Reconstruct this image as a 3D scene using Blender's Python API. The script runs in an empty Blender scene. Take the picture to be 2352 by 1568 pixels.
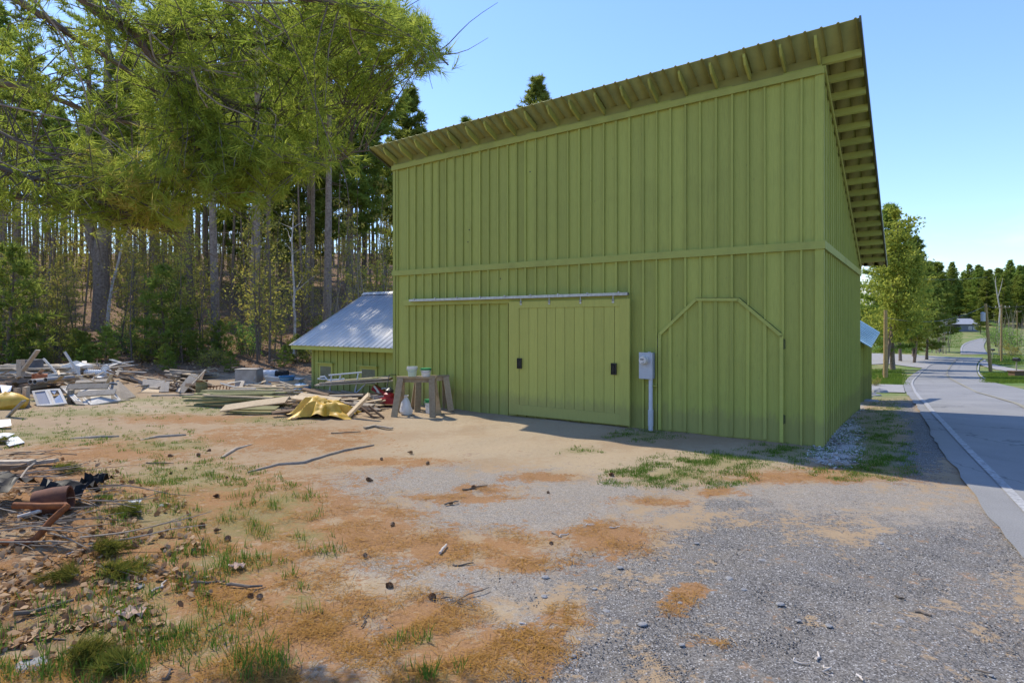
import bpy, math, random
import numpy as np
from mathutils import Vector, Matrix, Euler
random.seed(7); rng = np.random.default_rng(7)
SC = bpy.context.scene; COL = SC.collection
R = math.radians
F, CX, HY, CH = 1385.0, 1176.0, 745.0, 2.2      # photo scale: focal, centre column, horizon row, camera height

# ------------------------------------------------------------------ terrain
RY = np.array([-200, 13, 18, 24, 30, 50, 70, 90, 105, 125, 140, 180, 240, 280, 340, 450, 600, 900.])
RZ = np.array([0, 0, -.2, -.7, -1.2, -2.2, -3.1, -3.2, -3.3, -4.8, -4.75, -4.2, -3.35, -.8, 4, 14, 22, 30.])
LY = np.array([-200, 25, 34, 60, 100, 150, 250, 900.])
LZ = np.array([0, 0, .9, 5.5, 12.5, 20, 27, 34.])
def sstep(a, b, x):
    t = np.clip((x - a) / (b - a), 0, 1); return t * t * (3 - 2 * t)
def hz(X, Y):
    X = np.asarray(X, float); Y = np.asarray(Y, float)
    a = X / np.maximum(Y, 4.0)
    k = sstep(.05, .5, a)
    z = (1 - k) * np.interp(Y, LY, LZ) + k * np.interp(Y, RY, RZ)
    # grassy bank beyond the side road
    z = z + 1.3 * np.exp(-((X - 70) / 9) ** 2 - ((Y - 112) / 7) ** 2) * (k > .9)
    # low unevenness of the yard
    z = z + .03 * np.sin(X * .9 + 1.3) * np.sin(Y * .7) * sstep(3, 6, Y) * (1 - sstep(20, 30, Y)) * (1 - sstep(-1, 1.5, X))
    # the brush heap at the near left
    z = z + .28 * np.exp(-((X + 5.6) / 1.3) ** 2 - ((Y - 6.6) / 1.1) ** 2)
    return z
def hzf(X, Y): return float(hz(X, Y))
_ys = np.concatenate([np.arange(1.5, 40, .02), np.arange(40, 700, .2)])
def G(px, py, dz=0.0):
    X = (px - CX) / F * _ys; Z = CH - (py - HY) / F * _ys
    i = int(np.argmax(Z <= hz(X, _ys)))
    return Vector((X[i], _ys[i], hzf(X[i], _ys[i]) + dz))
def P(px, py, Y): return Vector(((px - CX) / F * Y, Y, CH - (py - HY) / F * Y))
def proj(X, Y, Z=0.0):
    Yc = np.maximum(Y, .3)
    return CX + F * X / Yc, HY + F * (CH - Z) / Yc

# ------------------------------------------------------------------ mesh helpers
def mesh_np(name, V, Fc, var=None, smooth=False):
    """V (n,3); Fc list of (m,k) int arrays"""
    me = bpy.data.meshes.new(name)
    V = np.asarray(V, np.float32); me.vertices.add(len(V)); me.vertices.foreach_set('co', V.ravel())
    if not isinstance(Fc, list): Fc = [Fc]
    loops = np.concatenate([f.ravel() for f in Fc]).astype(np.int32)
    tot = np.concatenate([np.full(len(f), f.shape[1], np.int32) for f in Fc])
    me.loops.add(len(loops)); me.loops.foreach_set('vertex_index', loops)
    me.polygons.add(len(tot)); st = np.zeros(len(tot), np.int32); st[1:] = np.cumsum(tot)[:-1]
    me.polygons.foreach_set('loop_start', st)
    if smooth: me.polygons.foreach_set('use_smooth', np.ones(len(tot), bool))
    me.update(calc_edges=True)
    if var is not None:
        a = me.attributes.new('var', 'FLOAT', 'POINT'); a.data.foreach_set('value', np.asarray(var, np.float32))
    return me
def put(name, me, mat, parent=None, world=False):
    o = bpy.data.objects.new(name, me); COL.objects.link(o)
    if mat is not None and len(me.materials) == 0: me.materials.append(mat)
    if parent is not None:
        o.parent = parent
        if world: o.matrix_parent_inverse = parent.matrix_basis.inverted() if parent.type == 'EMPTY' else Matrix.Identity(4)
    return o
def tag(o, label=None, cat=None, group=None, kind=None):
    if label: o['label'] = label
    if cat: o['category'] = cat
    if group: o['group'] = group
    if kind: o['kind'] = kind
    return o
def empty(name, loc=(0, 0, 0), rz=0.0):
    o = bpy.data.objects.new(name, None); COL.objects.link(o)
    o.location = loc; o.rotation_euler = (0, 0, rz); o.empty_display_size = .2
    return o
class MB:
    def __init__(s): s.v = []; s.f = []; s.a = []
    def add(s, vs, fs, var=None):
        b = len(s.v); r = random.random() if var is None else var
        s.v += [tuple(p) for p in vs]; s.a += [r] * len(vs)
        s.f += [tuple(i + b for i in q) for q in fs]
    def box(s, x0, x1, y0, y1, z0, z1, var=None, M=None):
        vs = [Vector((x, y, z)) for z in (z0, z1) for y in (y0, y1) for x in (x0, x1)]
        if M is not None: vs = [M @ p for p in vs]
        s.add(vs, [(0, 2, 3, 1), (4, 5, 7, 6), (0, 1, 5, 4), (2, 6, 7, 3), (0, 4, 6, 2), (1, 3, 7, 5)], var)
    def hexa(s, p, var=None):   # p: 8 points, bottom 4 ccw then top 4
        s.add(p, [(3, 2, 1, 0), (4, 5, 6, 7), (0, 1, 5, 4), (1, 2, 6, 5), (2, 3, 7, 6), (3, 0, 4, 7)], var)
    def beam(s, p, q, w, t, up=Vector((0, 0, 1)), var=None, jag=0.0):
        p = Vector(p); q = Vector(q); d = (q - p).normalized()
        sd = d.cross(up)
        if sd.length < 1e-4: sd = d.cross(Vector((0, 1, 0)))
        sd.normalize(); u = sd.cross(d)
        vs = []
        for e in (p, q):
            for a, b in ((-1, -1), (1, -1), (1, 1), (-1, 1)):
                vs.append(e + sd * a * w / 2 + u * b * t / 2 + d * random.uniform(-jag, jag))
        s.add(vs, [(3, 2, 1, 0), (4, 5, 6, 7), (0, 1, 5, 4), (1, 2, 6, 5), (2, 3, 7, 6), (3, 0, 4, 7)], var)
    def tube(s, pts, rad, n=8, var=None, cap=True):
        pts = [Vector(p) for p in pts]; m = len(pts)
        if not isinstance(rad, (list, tuple)): rad = [rad] * m
        vs = []; ref = Vector((.31, .17, .93))
        for i, p in enumerate(pts):
            d = (pts[min(i + 1, m - 1)] - pts[max(i - 1, 0)]).normalized()
            a = d.cross(ref)
            if a.length < .05: a = d.cross(Vector((1, 0, 0)))
            a.normalize(); b = d.cross(a)
            for k in range(n):
                t = 2 * math.pi * k / n; vs.append(p + (a * math.cos(t) + b * math.sin(t)) * rad[i])
        fs = [(i * n + k, i * n + (k + 1) % n, (i + 1) * n + (k + 1) % n, (i + 1) * n + k) for i in range(m - 1) for k in range(n)]
        if cap: fs += [tuple(range(n - 1, -1, -1)), tuple((m - 1) * n + k for k in range(n))]
        s.add(vs, fs, var)
    def lathe(s, c, prof, n=20, var=None, M=None):   # prof [(r,z)]
        c = Vector(c); vs = []
        for r, z in prof:
            for k in range(n):
                t = 2 * math.pi * k / n; p = Vector((r * math.cos(t), r * math.sin(t), z))
                vs.append(c + (M @ p if M is not None else p))
        m = len(prof)
        fs = [(i * n + k, i * n + (k + 1) % n, (i + 1) * n + (k + 1) % n, (i + 1) * n + k) for i in range(m - 1) for k in range(n)]
        s.add(vs, fs, var)
    def disc(s, c, r, n=16, M=None, var=None):
        c = Vector(c); vs = []
        for k in range(n):
            t = 2 * math.pi * k / n; p = Vector((r * math.cos(t), r * math.sin(t), 0)); vs.append(c + (M @ p if M is not None else p))
        s.add(vs, [tuple(range(n))], var)
    def mesh(s, name, smooth=False):
        me = bpy.data.meshes.new(name); me.from_pydata(s.v, [], s.f)
        a = me.attributes.new('var', 'FLOAT', 'POINT'); a.data.foreach_set('value', np.array(s.a, np.float32))
        if smooth:
            me.polygons.foreach_set('use_smooth', np.ones(len(me.polygons), bool))
            me.set_sharp_from_angle(angle=R(40))
        me.update(); return me
    def build(s, name, mat, parent=None, world=False, smooth=False):
        return put(name, s.mesh(name, smooth), mat, parent, world)
def rot_mats(rx, ry, rz):
    """arrays -> (n,3,3) = Rz @ Ry @ Rx"""
    cx, sx, cy, sy, cz, sz = np.cos(rx), np.sin(rx), np.cos(ry), np.sin(ry), np.cos(rz), np.sin(rz)
    M = np.empty((len(rx), 3, 3))
    M[:, 0, 0] = cz * cy; M[:, 0, 1] = cz * sy * sx - sz * cx; M[:, 0, 2] = cz * sy * cx + sz * sx
    M[:, 1, 0] = sz * cy; M[:, 1, 1] = sz * sy * sx + cz * cx; M[:, 1, 2] = sz * sy * cx - cz * sx
    M[:, 2, 0] = -sy; M[:, 2, 1] = cy * sx; M[:, 2, 2] = cy * cx
    return M
def frames(D, roll):
    """local +z along D, rolled"""
    D = D / np.maximum(np.linalg.norm(D, axis=1, keepdims=True), 1e-6)
    ref = np.where(np.abs(D[:, 2:3]) > .95, np.array([[1., 0, 0]]), np.array([[0, 0, 1.]]))
    A = np.cross(ref, D); A /= np.linalg.norm(A, axis=1, keepdims=True); B = np.cross(D, A)
    c, s = np.cos(roll)[:, None], np.sin(roll)[:, None]
    return np.stack([A * c + B * s, -A * s + B * c, D], axis=2)
def scatter(tv, tf, mats, locs, scale, var):
    n = len(locs); k = len(tv)
    V = np.einsum('nij,kj->nki', mats, tv) * np.asarray(scale)[:, None, None] + locs[:, None, :]
    Fc = [(f[None, :, :] + (np.arange(n) * k)[:, None, None]).reshape(-1, f.shape[1]) for f in (tf if isinstance(tf, list) else [tf])]
    return V.reshape(-1, 3), Fc, np.repeat(var, k)
def joinparts(parts):
    Vs, Fs, As = [], {}, []; b = 0
    for V, Fc, a in parts:
        Vs.append(V); As.append(a)
        for f in Fc: Fs.setdefault(f.shape[1], []).append(f + b)
        b += len(V)
    return np.concatenate(Vs), [np.concatenate(x) for x in Fs.values()], np.concatenate(As)

# ------------------------------------------------------------------ materials
def lin(r, g, b): return tuple((c / 255 / 12.92 if c / 255 <= .04045 else ((c / 255 + .055) / 1.055) ** 2.4) for c in (r, g, b)) + (1,)
class NT:
    def __init__(s, name):
        s.m = bpy.data.materials.new(name); s.m.use_nodes = True; s.t = s.m.node_tree; s.t.nodes.clear()
        s.out = s.n('ShaderNodeOutputMaterial')
    def n(s, typ, **kw):
        nd = s.t.nodes.new(typ)
        for k, v in kw.items():
            if hasattr(nd, k): setattr(nd, k, v)
            else: s.i(nd, k.replace('_', ' ').title() if k not in nd.inputs else k, v)
        return nd
    def i(s, nd, key, v):
        sock = nd.inputs[key]
        if isinstance(v, bpy.types.NodeSocket): s.t.links.new(v, sock)
        else: sock.default_value = v
    def coord(s, kind='Object', scale=(1, 1, 1)):
        c = s.n('ShaderNodeTexCoord'); m = s.n('ShaderNodeMapping'); s.i(m, 'Vector', c.outputs[kind]); s.i(m, 'Scale', scale)
        return m.outputs[0]
    def noise(s, vec, scale, detail=4, rough=.6):
        t = s.n('ShaderNodeTexNoise'); s.i(t, 'Vector', vec); s.i(t, 'Scale', scale); s.i(t, 'Detail', detail); s.i(t, 'Roughness', rough); return t.outputs[0]
    def voro(s, vec, scale, out='Distance', feature='F1'):
        t = s.n('ShaderNodeTexVoronoi', feature=feature); s.i(t, 'Vector', vec); s.i(t, 'Scale', scale); return t.outputs[out]
    def ramp(s, fac, a, b, ca=(0, 0, 0, 1), cb=(1, 1, 1, 1)):
        r = s.n('ShaderNodeValToRGB'); s.i(r, 'Fac', fac); e = r.color_ramp.elements
        e[0].position = a; e[1].position = b; e[0].color = ca; e[1].color = cb; return r.outputs[0]
    def math(s, op, a, b=0.0, clamp=False):
        m = s.n('ShaderNodeMath', operation=op); m.use_clamp = clamp; s.i(m, 0, a); s.i(m, 1, b); return m.outputs[0]
    def mix(s, fac, a, b, blend='MIX'):
        m = s.n('ShaderNodeMix', data_type='RGBA', blend_type=blend)
        for idx, v in ((0, fac), (6, a), (7, b)):
            if isinstance(v, bpy.types.NodeSocket): s.t.links.new(v, m.inputs[idx])
            else: m.inputs[idx].default_value = v
        return m.outputs[2]
    def attr(s, name, out='Fac'):
        a = s.n('ShaderNodeAttribute'); a.attribute_name = name; return a.outputs[out]
    def bump(s, h, strength=.3, dist=.01):
        b = s.n('ShaderNodeBump'); s.i(b, 'Height', h); s.i(b, 'Strength', strength); s.i(b, 'Distance', dist); return b.outputs[0]
    def pbr(s, col, rough=.8, nrm=None, metal=0.0, spec=.3):
        p = s.n('ShaderNodeBsdfPrincipled'); s.i(p, 'Base Color', col); s.i(p, 'Roughness', rough); s.i(p, 'Metallic', metal)
        s.i(p, 'Specular IOR Level', spec)
        if nrm is not None: s.i(p, 'Normal', nrm)
        s.t.links.new(p.outputs[0], s.out.inputs[0]); return p
def wood(name, c1, c2, c3, rough=.85, vs=.35, grain=(9, 9, .7), knots=True, coord='Object', mud=False):
    """weathered or painted boards: grain along the local long axis"""
    t = NT(name); v = t.coord(coord, grain)
    g = t.noise(v, 6, 6, .65); big = t.noise(t.coord(coord), 1.1, 5, .6); a = t.attr('var')
    col = t.mix(t.ramp(g, .3, .72), c1, c2)
    col = t.mix(t.math('MULTIPLY', t.ramp(big, .5, .75), .6 if not mud else .22), col, c3)
    if mud:      # weather streaks, scuffs and mud splash on the paint
        stv = t.noise(t.coord(coord, (16, 16, .45) if grain[2] < 2 else (.5, 16, 16)), 2.2, 6, .7); col = t.mix(t.math('MULTIPLY', t.ramp(stv, .54, .74), .55), col, c3)
        ligh = t.noise(t.coord(coord, (5, 5, 2)), 2.0, 5, .7); col = t.mix(t.math('MULTIPLY', t.ramp(ligh, .58, .72), .12), col, tuple(min(1, x * 1.3 + .02) for x in c1[:3]) + (1,))
        sp = t.n('ShaderNodeSeparateXYZ'); tc_ = t.n('ShaderNodeTexCoord'); t.t.links.new(tc_.outputs['Object'], sp.inputs[0])
        zz = t.math('ADD', sp.outputs[2], t.math('MULTIPLY', t.noise(t.coord(coord, (3, 3, 1)), 2.5, 5, .7), -.75))
        col = t.mix(t.math('MULTIPLY', t.ramp(zz, -.42, .22, (1, 1, 1, 1), (0, 0, 0, 1)), .42), col, (.22, .195, .085, 1))
    val = t.math('ADD', t.math('MULTIPLY', a, vs), 1 - vs / 2)
    h = t.n('ShaderNodeHueSaturation'); t.i(h, 'Value', val); t.i(h, 'Color', col); col = h.outputs[0]
    if knots:
        k = t.voro(t.coord(coord, (3.1, 3.1, 1.7)), 1.3)
        col = t.mix(t.math('MULTIPLY', t.ramp(k, .03, .07, (1, 1, 1, 1), (0, 0, 0, 1)), .5), col, c3)
    t.pbr(col, rough, t.bump(g, .35, .006)); return t.m
def plain(name, c1, c2=None, scale=6, rough=.6, metal=0, bump=.15, spec=.4, rand=.25):
    t = NT(name); v = t.coord('Object'); g = t.noise(v, scale, 6, .65)
    col = t.mix(t.ramp(g, .38, .66), c1, c2 or tuple(x * .6 for x in c1[:3]) + (1,))
    val = t.math('ADD', t.math('MULTIPLY', t.attr('var'), rand), 1 - rand / 2)
    h = t.n('ShaderNodeHueSaturation'); t.i(h, 'Value', val); t.i(h, 'Color', col)
    t.pbr(h.outputs[0], rough, t.bump(g, bump, .01), metal, spec); return t.m
def leafmat(name, ca, cb, cc=None, trans=.35, objvar=.25):
    t = NT(name); a = t.attr('var'); col = t.mix(a, ca, cb)
    if cc is not None: col = t.mix(t.ramp(a, .92, .95), col, cc)
    oi = t.n('ShaderNodeObjectInfo')
    h = t.n('ShaderNodeHueSaturation'); t.i(h, 'Color', col)
    t.i(h, 'Value', t.math('ADD', t.math('MULTIPLY', oi.outputs['Random'], objvar), 1 - objvar / 2))
    t.i(h, 'Hue', t.math('ADD', t.math('MULTIPLY', oi.outputs['Random'], .03), .485))
    d = t.n('ShaderNodeBsdfDiffuse'); tr = t.n('ShaderNodeBsdfTranslucent'); mx = t.n('ShaderNodeMixShader')
    t.i(d, 'Color', h.outputs[0]); t.i(tr, 'Color', h.outputs[0]); t.i(mx, 0, trans)
    t.t.links.new(d.outputs[0], mx.inputs[1]); t.t.links.new(tr.outputs[0], mx.inputs[2]); t.t.links.new(mx.outputs[0], t.out.inputs[0])
    return t.m

GREEN = wood('green_paint', (.365, .385, .088, 1), (.305, .326, .072, 1), (.19, .205, .055, 1), .8, .24, (14, 14, .8), mud=True)
GREEN_H = wood('green_paint_trim', (.40, .42, .10, 1), (.34, .36, .085, 1), (.22, .235, .065, 1), .8, .2, (.8, 14, 14), knots=False)
GREEN_DOOR = wood('green_paint_door', (.45, .44, .10, 1), (.39, .385, .088, 1), (.27, .27, .07, 1), .75, .09, (12, 12, .7), mud=True)
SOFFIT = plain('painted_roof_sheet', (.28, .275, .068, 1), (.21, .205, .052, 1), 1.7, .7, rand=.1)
GREENROOF = plain('green_metal', (.10, .105, .05, 1), (.075, .08, .04, 1), 3, .45, metal=.2)
def metal_roof():
    t = NT('galvanised_roof'); v = t.coord('Object', (1, 1, 1)); g = t.noise(v, 2.2, 6, .7); st = t.noise(t.coord('Object', (14, .6, .6)), 2, 4)
    col = t.mix(t.ramp(g, .35, .7), (.60, .575, .52, 1), (.48, .46, .42, 1)); col = t.mix(t.math('MULTIPLY', t.ramp(st, .5, .8), .35), col, (.42, .41, .385, 1))
    t.pbr(col, .38, t.bump(g, .05, .01), .35, .5); return t.m
GALV = metal_roof()
BLUEROOF = plain('pale_blue_roof', (.30, .44, .47, 1), (.24, .37, .41, 1), 3, .45, metal=.2)
OLDW = wood('grey_weathered_wood', (.42, .355, .265, 1), (.28, .225, .16, 1), (.16, .125, .09, 1), .9, .5, (3, 3, 3))
OLDW2 = wood('pale_lumber', (.55, .42, .26, 1), (.42, .31, .18, 1), (.25, .19, .12, 1), .85, .45, (3, 3, 3))
OLIVEW = wood('olive_lumber', (.30, .28, .12, 1), (.21, .20, .085, 1), (.13, .12, .06, 1), .85, .5, (3, 3, 3))
BROWNW = wood('brown_lumber', (.20, .125, .07, 1), (.13, .085, .05, 1), (.08, .055, .038, 1), .85, .5, (3, 3, 3))
WHITEW = wood('peeling_white_wood', (.62, .58, .50, 1), (.46, .41, .34, 1), (.24, .20, .16, 1), .75, .3, (4, 4, 4))
BLACKM = plain('black_iron', (.012, .012, .013, 1), (.02, .019, .018, 1), 20, .4)
BLACKP = plain('black_plastic_film', (.013, .0125, .012, 1), (.03, .028, .026, 1), 9, .5, spec=.12)
GREYM = plain('grey_enamel', (.40, .43, .46, 1), (.36, .385, .41, 1), 8, .45, metal=.1)
GREYS = plain('dull_grey_steel', (.37, .345, .315, 1), (.26, .24, .22, 1), 3, .45, metal=.35)
STEEL = plain('galvanised_steel', (.40, .41, .41, 1), (.28, .285, .29, 1), 12, .32, metal=.7)
PVC = plain('pale_conduit', (.50, .53, .56, 1), (.45, .47, .50, 1), 8, .5)
WHITEP = plain('white_plastic', (.70, .68, .62, 1), (.58, .55, .49, 1), 4, .5)
GREENP = plain('green_plastic', (.03, .25, .08, 1), (.025, .2, .065, 1), 6, .45)
REDP = plain('red_paint', (.42, .022, .025, 1), (.24, .018, .02, 1), 6, .4)
BLUEP = plain('blue_plastic', (.06, .22, .40, 1), (.05, .17, .32, 1), 5, .5)
YEL = plain('yellow_tarp', (.66, .40, .045, 1), (.52, .29, .03, 1), 5, .5)
RUST = plain('rust', (.26, .085, .022, 1), (.13, .045, .018, 1), 16, .85, bump=.4)
ORANGEP = plain('orange_clay', (.42, .13, .05, 1), (.30, .10, .04, 1), 9, .8)
WHITEM = plain('white_sheet_metal', (.72, .74, .76, 1), (.58, .60, .62, 1), 3, .4, metal=.1)
GLASS = plain('dusty_glass', (.24, .27, .31, 1), (.40, .41, .42, 1), 2.2, .12, spec=.8)
SCREEN = plain('insect_screen', (.25, .26, .30, 1), (.21, .22, .25, 1), 40, .6)
SAWW = wood('sawhorse_wood', (.40, .31, .19, 1), (.29, .215, .125, 1), (.17, .12, .075, 1), .9, .5, (3, 3, 3))
STONE = plain('stone', (.30, .29, .28, 1), (.20, .195, .19, 1), 12, .85, bump=.4, rand=.5)
BARK = plain('pine_bark', (.30, .235, .18, 1), (.15, .11, .08, 1), 7, .95, bump=.9, rand=.3)
BARKD = plain('dark_bark', (.22, .16, .11, 1), (.11, .078, .054, 1), 9, .95, bump=.8, rand=.4)
BIRCH = plain('pale_birch_bark', (.60, .54, .47, 1), (.30, .24, .19, 1), 5, .8, bump=.2)
TWIG = plain('twig_bark', (.17, .135, .10, 1), (.10, .078, .06, 1), 12, .9, rand=.5)
PALETWIG = plain('pale_twig_bark', (.34, .275, .205, 1), (.22, .175, .13, 1), 12, .8, rand=.3)
POLE = plain('treated_pole', (.34, .235, .09, 1), (.23, .155, .065, 1), 5, .85)
PINE = leafmat('pine_needles_green', (.16, .225, .04, 1), (.32, .37, .075, 1), (.42, .35, .07, 1), .55)
PINEF = leafmat('pine_needles_far', (.12, .18, .055, 1), (.25, .30, .085, 1), None, .6)  # bluer tint puts slight distance haze into the needle colour
PINENEAR = leafmat('pine_needles_near', (.23, .31, .04, 1), (.44, .49, .08, 1), (.52, .43, .10, 1), .62)
SPRING = leafmat('spring_leaves', (.28, .275, .058, 1), (.44, .39, .085, 1), (.38, .27, .11, 1), .5)
YELLEAF = leafmat('yellow_green_leaves', (.22, .29, .05, 1), (.45, .46, .08, 1), None, .55)
FRESH = leafmat('fresh_green_leaves', (.15, .28, .055, 1), (.27, .42, .085, 1), None, .45)
GRASSM = leafmat('grass_blades', (.085, .165, .022, 1), (.19, .27, .05, 1), (.33, .30, .12, 1), .4, 0)
NEEDLEM = leafmat('fallen_needles', (.27, .115, .032, 1), (.44, .215, .07, 1), None, .15, 0)
LEAFL = leafmat('dead_leaves', (.20, .10, .05, 1), (.50, .34, .21, 1), None, .2, 0)
WIRE = plain('wire', (.22, .22, .22, 1), None, 3, .6)
# ------------------------------------------------------------------ camera, sun, sky
cam = bpy.data.cameras.new('camera'); cam.sensor_width = 36; cam.lens = 36 * F / 2352; cam.shift_y = -39 / 2352
cam.clip_end = 5000; cam.clip_start = .05
co = bpy.data.objects.new('camera', cam); COL.objects.link(co); co.location = (0, 0, CH); co.rotation_euler = (R(90), 0, 0); SC.camera = co
SUN_EL, SUN_T = 50.0, Vector((.70, -.715, 0)).normalized()     # direction the light travels over the ground
sd = Vector((SUN_T.x * math.cos(R(SUN_EL)), SUN_T.y * math.cos(R(SUN_EL)), -math.sin(R(SUN_EL))))
sl = bpy.data.lights.new('sun', 'SUN'); sl.energy = 2.0; sl.angle = R(.53); sl.color = (1, .93, .80)
so = bpy.data.objects.new('sun', sl); COL.objects.link(so); so.rotation_euler = sd.to_track_quat('-Z', 'Y').to_euler(); so.location = (0, 0, 40)
W = bpy.data.worlds.new('World'); SC.world = W; W.use_nodes = True; wt = W.node_tree; wt.nodes.clear()
wo = wt.nodes.new('ShaderNodeOutputWorld'); bg = wt.nodes.new('ShaderNodeBackground'); sky = wt.nodes.new('ShaderNodeTexSky')
sky.sky_type = 'NISHITA'; sky.sun_disc = False; sky.sun_elevation = R(SUN_EL); sky.sun_rotation = math.atan2(-SUN_T.x, -SUN_T.y)
sky.air_density = 1.0; sky.dust_density = .15; sky.ozone_density = 2.0; sky.altitude = 200
bg.inputs[1].default_value = .15
# a few fair-weather clouds low over the far hills
tc = wt.nodes.new('ShaderNodeTexCoord'); mp = wt.nodes.new('ShaderNodeMapping'); mp.inputs['Scale'].default_value = (2.2, 2.2, 7.5); mp.inputs['Location'].default_value = (.35, .1, .2)
nz = wt.nodes.new('ShaderNodeTexNoise'); nz.inputs['Scale'].default_value = 1.7; nz.inputs['Detail'].default_value = 8; nz.inputs['Roughness'].default_value = .55
rp = wt.nodes.new('ShaderNodeValToRGB'); rp.color_ramp.elements[0].position = .46; rp.color_ramp.elements[1].position = .64
sx = wt.nodes.new('ShaderNodeSeparateXYZ'); r2 = wt.nodes.new('ShaderNodeValToRGB')
r2.color_ramp.elements[0].position = .04; r2.color_ramp.elements[0].color = (1, 1, 1, 1); r2.color_ramp.elements[1].position = .16; r2.color_ramp.elements[1].color = (0, 0, 0, 1)
mu = wt.nodes.new('ShaderNodeMath'); mu.operation = 'MULTIPLY'; mxw = wt.nodes.new('ShaderNodeMix'); mxw.data_type = 'RGBA'
L = wt.links.new
L(tc.outputs['Generated'], mp.inputs[0]); L(mp.outputs[0], nz.inputs['Vector']); L(nz.outputs[0], rp.inputs[0]); L(tc.outputs['Generated'], sx.inputs[0]); L(sx.outputs[2], r2.inputs[0])
hs = wt.nodes.new('ShaderNodeHueSaturation'); hs.inputs['Saturation'].default_value = 1.16; hs.inputs['Hue'].default_value = .512; hs.inputs['Value'].default_value = .95; L(sky.outputs[0], hs.inputs['Color'])
L(rp.outputs[0], mu.inputs[0]); L(r2.outputs[0], mu.inputs[1]); L(mu.outputs[0], mxw.inputs[0]); 
bwn = wt.nodes.new('ShaderNodeRGBToBW'); ma = wt.nodes.new('ShaderNodeMath'); ma.operation = 'MULTIPLY_ADD'; ma.inputs[1].default_value = .14; ma.inputs[2].default_value = 1.0
dv = wt.nodes.new('ShaderNodeVectorMath'); dv.operation = 'DIVIDE'; L(hs.outputs[0], bwn.inputs[0]); L(bwn.outputs[0], ma.inputs[0]); L(hs.outputs[0], dv.inputs[0]); L(ma.outputs[0], dv.inputs[1])
L(dv.outputs[0], mxw.inputs[6]); mxw.inputs[7].default_value = (2.9, 2.95, 3.0, 1)
L(mxw.outputs[2], bg.inputs[0]); L(bg.outputs[0], wo.inputs[0])
SC.view_settings.view_transform = 'Standard'; SC.view_settings.look = 'None'; SC.view_settings.exposure = 1.45; SC.view_settings.gamma = 1
SC.render.engine = 'CYCLES'
cy = SC.cycles; cy.max_bounces = 6; cy.diffuse_bounces = 3; cy.glossy_bounces = 2; cy.transmission_bounces = 4; cy.transparent_max_bounces = 6; cy.use_denoising = True
try: cy.denoiser = 'OPENIMAGEDENOISE'
except Exception: pass

# ------------------------------------------------------------------ ground cover zones (photo ellipses turned into ground weights)
ZN = dict(
 needle=[(450,1310,430,220),(300,1150,260,70),(1000,1250,190,45),(800,1230,220,60),(1150,1240,130,34),(1400,1235,110,45),(1200,1290,120,24),(560,1180,330,110),(350,1330,420,150),(700,1450,260,140),(960,1420,150,60),(1150,1480,150,45),(1000,1520,190,60),(1575,1370,34,26),(1548,1395,30,18),(1600,1355,24,12),(1630,1480,50,9),(1590,1468,30,9),(1230,1500,90,60),
         (640,1010,220,30),(250,1040,240,40),(1060,1140,150,10),(1120,1120,80,9),(1250,1095,90,9),(1500,1150,90,12),(1650,1130,60,10),(1860,1095,260,14),(1950,1080,160,14),(450,960,240,14),(900,1060,150,12),(150,1150,260,90),(1300,1430,60,40),(880,1180,120,22)],
 sand=[(1250,985,210,40),(1130,1030,330,40),(1400,1060,250,40),(1800,1050,120,30),(1000,970,160,25),(420,925,330,14),(350,945,300,10),(1650,1040,140,25),(840,1330,180,50),(620,1400,150,40),(1150,1400,60,30)],
 gravel=[(1000,1110,330,50),(1200,1180,420,70),(850,1120,160,40),(1350,1130,260,40),(1900,1145,420,50),(2150,1190,220,60),(1100,1340,260,60),(900,1300,160,40),(1240,1450,200,50),(780,1510,200,60),(1350,1290,170,50)],
 mill=[(1800,1350,560,170),(2150,1280,330,90),(2000,1500,560,150),(1550,1470,260,110),(1350,1520,160,80),(2130,1010,62,100),(2100,1060,70,50),(2080,930,26,40),(1420,1400,110,60),(1700,1240,200,50),(1680,1160,90,16),(1050,1380,90,20),(880,1440,70,40),(1240,1560,120,40)],
 grass=[(1480,1000,90,14),(1660,1062,170,24),(1560,1090,160,28),(1820,1035,110,20),(1470,1110,80,12),(2010,1000,75,90),(2040,1060,55,40),(2035,940,40,40),(1990,1085,110,18),(1330,1035,60,9),(470,940,140,16),(620,965,110,12),(300,920,320,13),(180,950,300,14),(560,940,150,14),(120,1000,300,26),(380,1025,140,18),(420,1100,200,50),
        (640,1160,90,50),(560,1210,160,60),(350,1200,160,70),(700,1240,70,26),(300,1370,160,70),(180,1440,220,60),(540,1300,150,40),(420,1460,180,70),(120,1530,220,60),(1000,1555,70,24),(600,1530,90,40),(700,1380,50,30),(620,1225,60,20),(750,1275,50,14),(540,1310,60,20),(950,1480,60,16),(2060,860,120,14),(2020,880,80,14),(2310,870,90,10),(2200,768,90,10),(2190,790,50,16),(2330,818,100,8)],
 stones=[(1935,1010,45,60),(1925,950,30,40),(1900,1040,50,22),(1955,920,30,20)],
 litter=[(60,1190,330,90),(150,1330,300,90),(90,1450,260,60),(300,1260,140,60),(60,1090,200,40),(650,845,260,22),(1100,850,400,20),(350,855,260,14),(60,880,200,20)],
)
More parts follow.
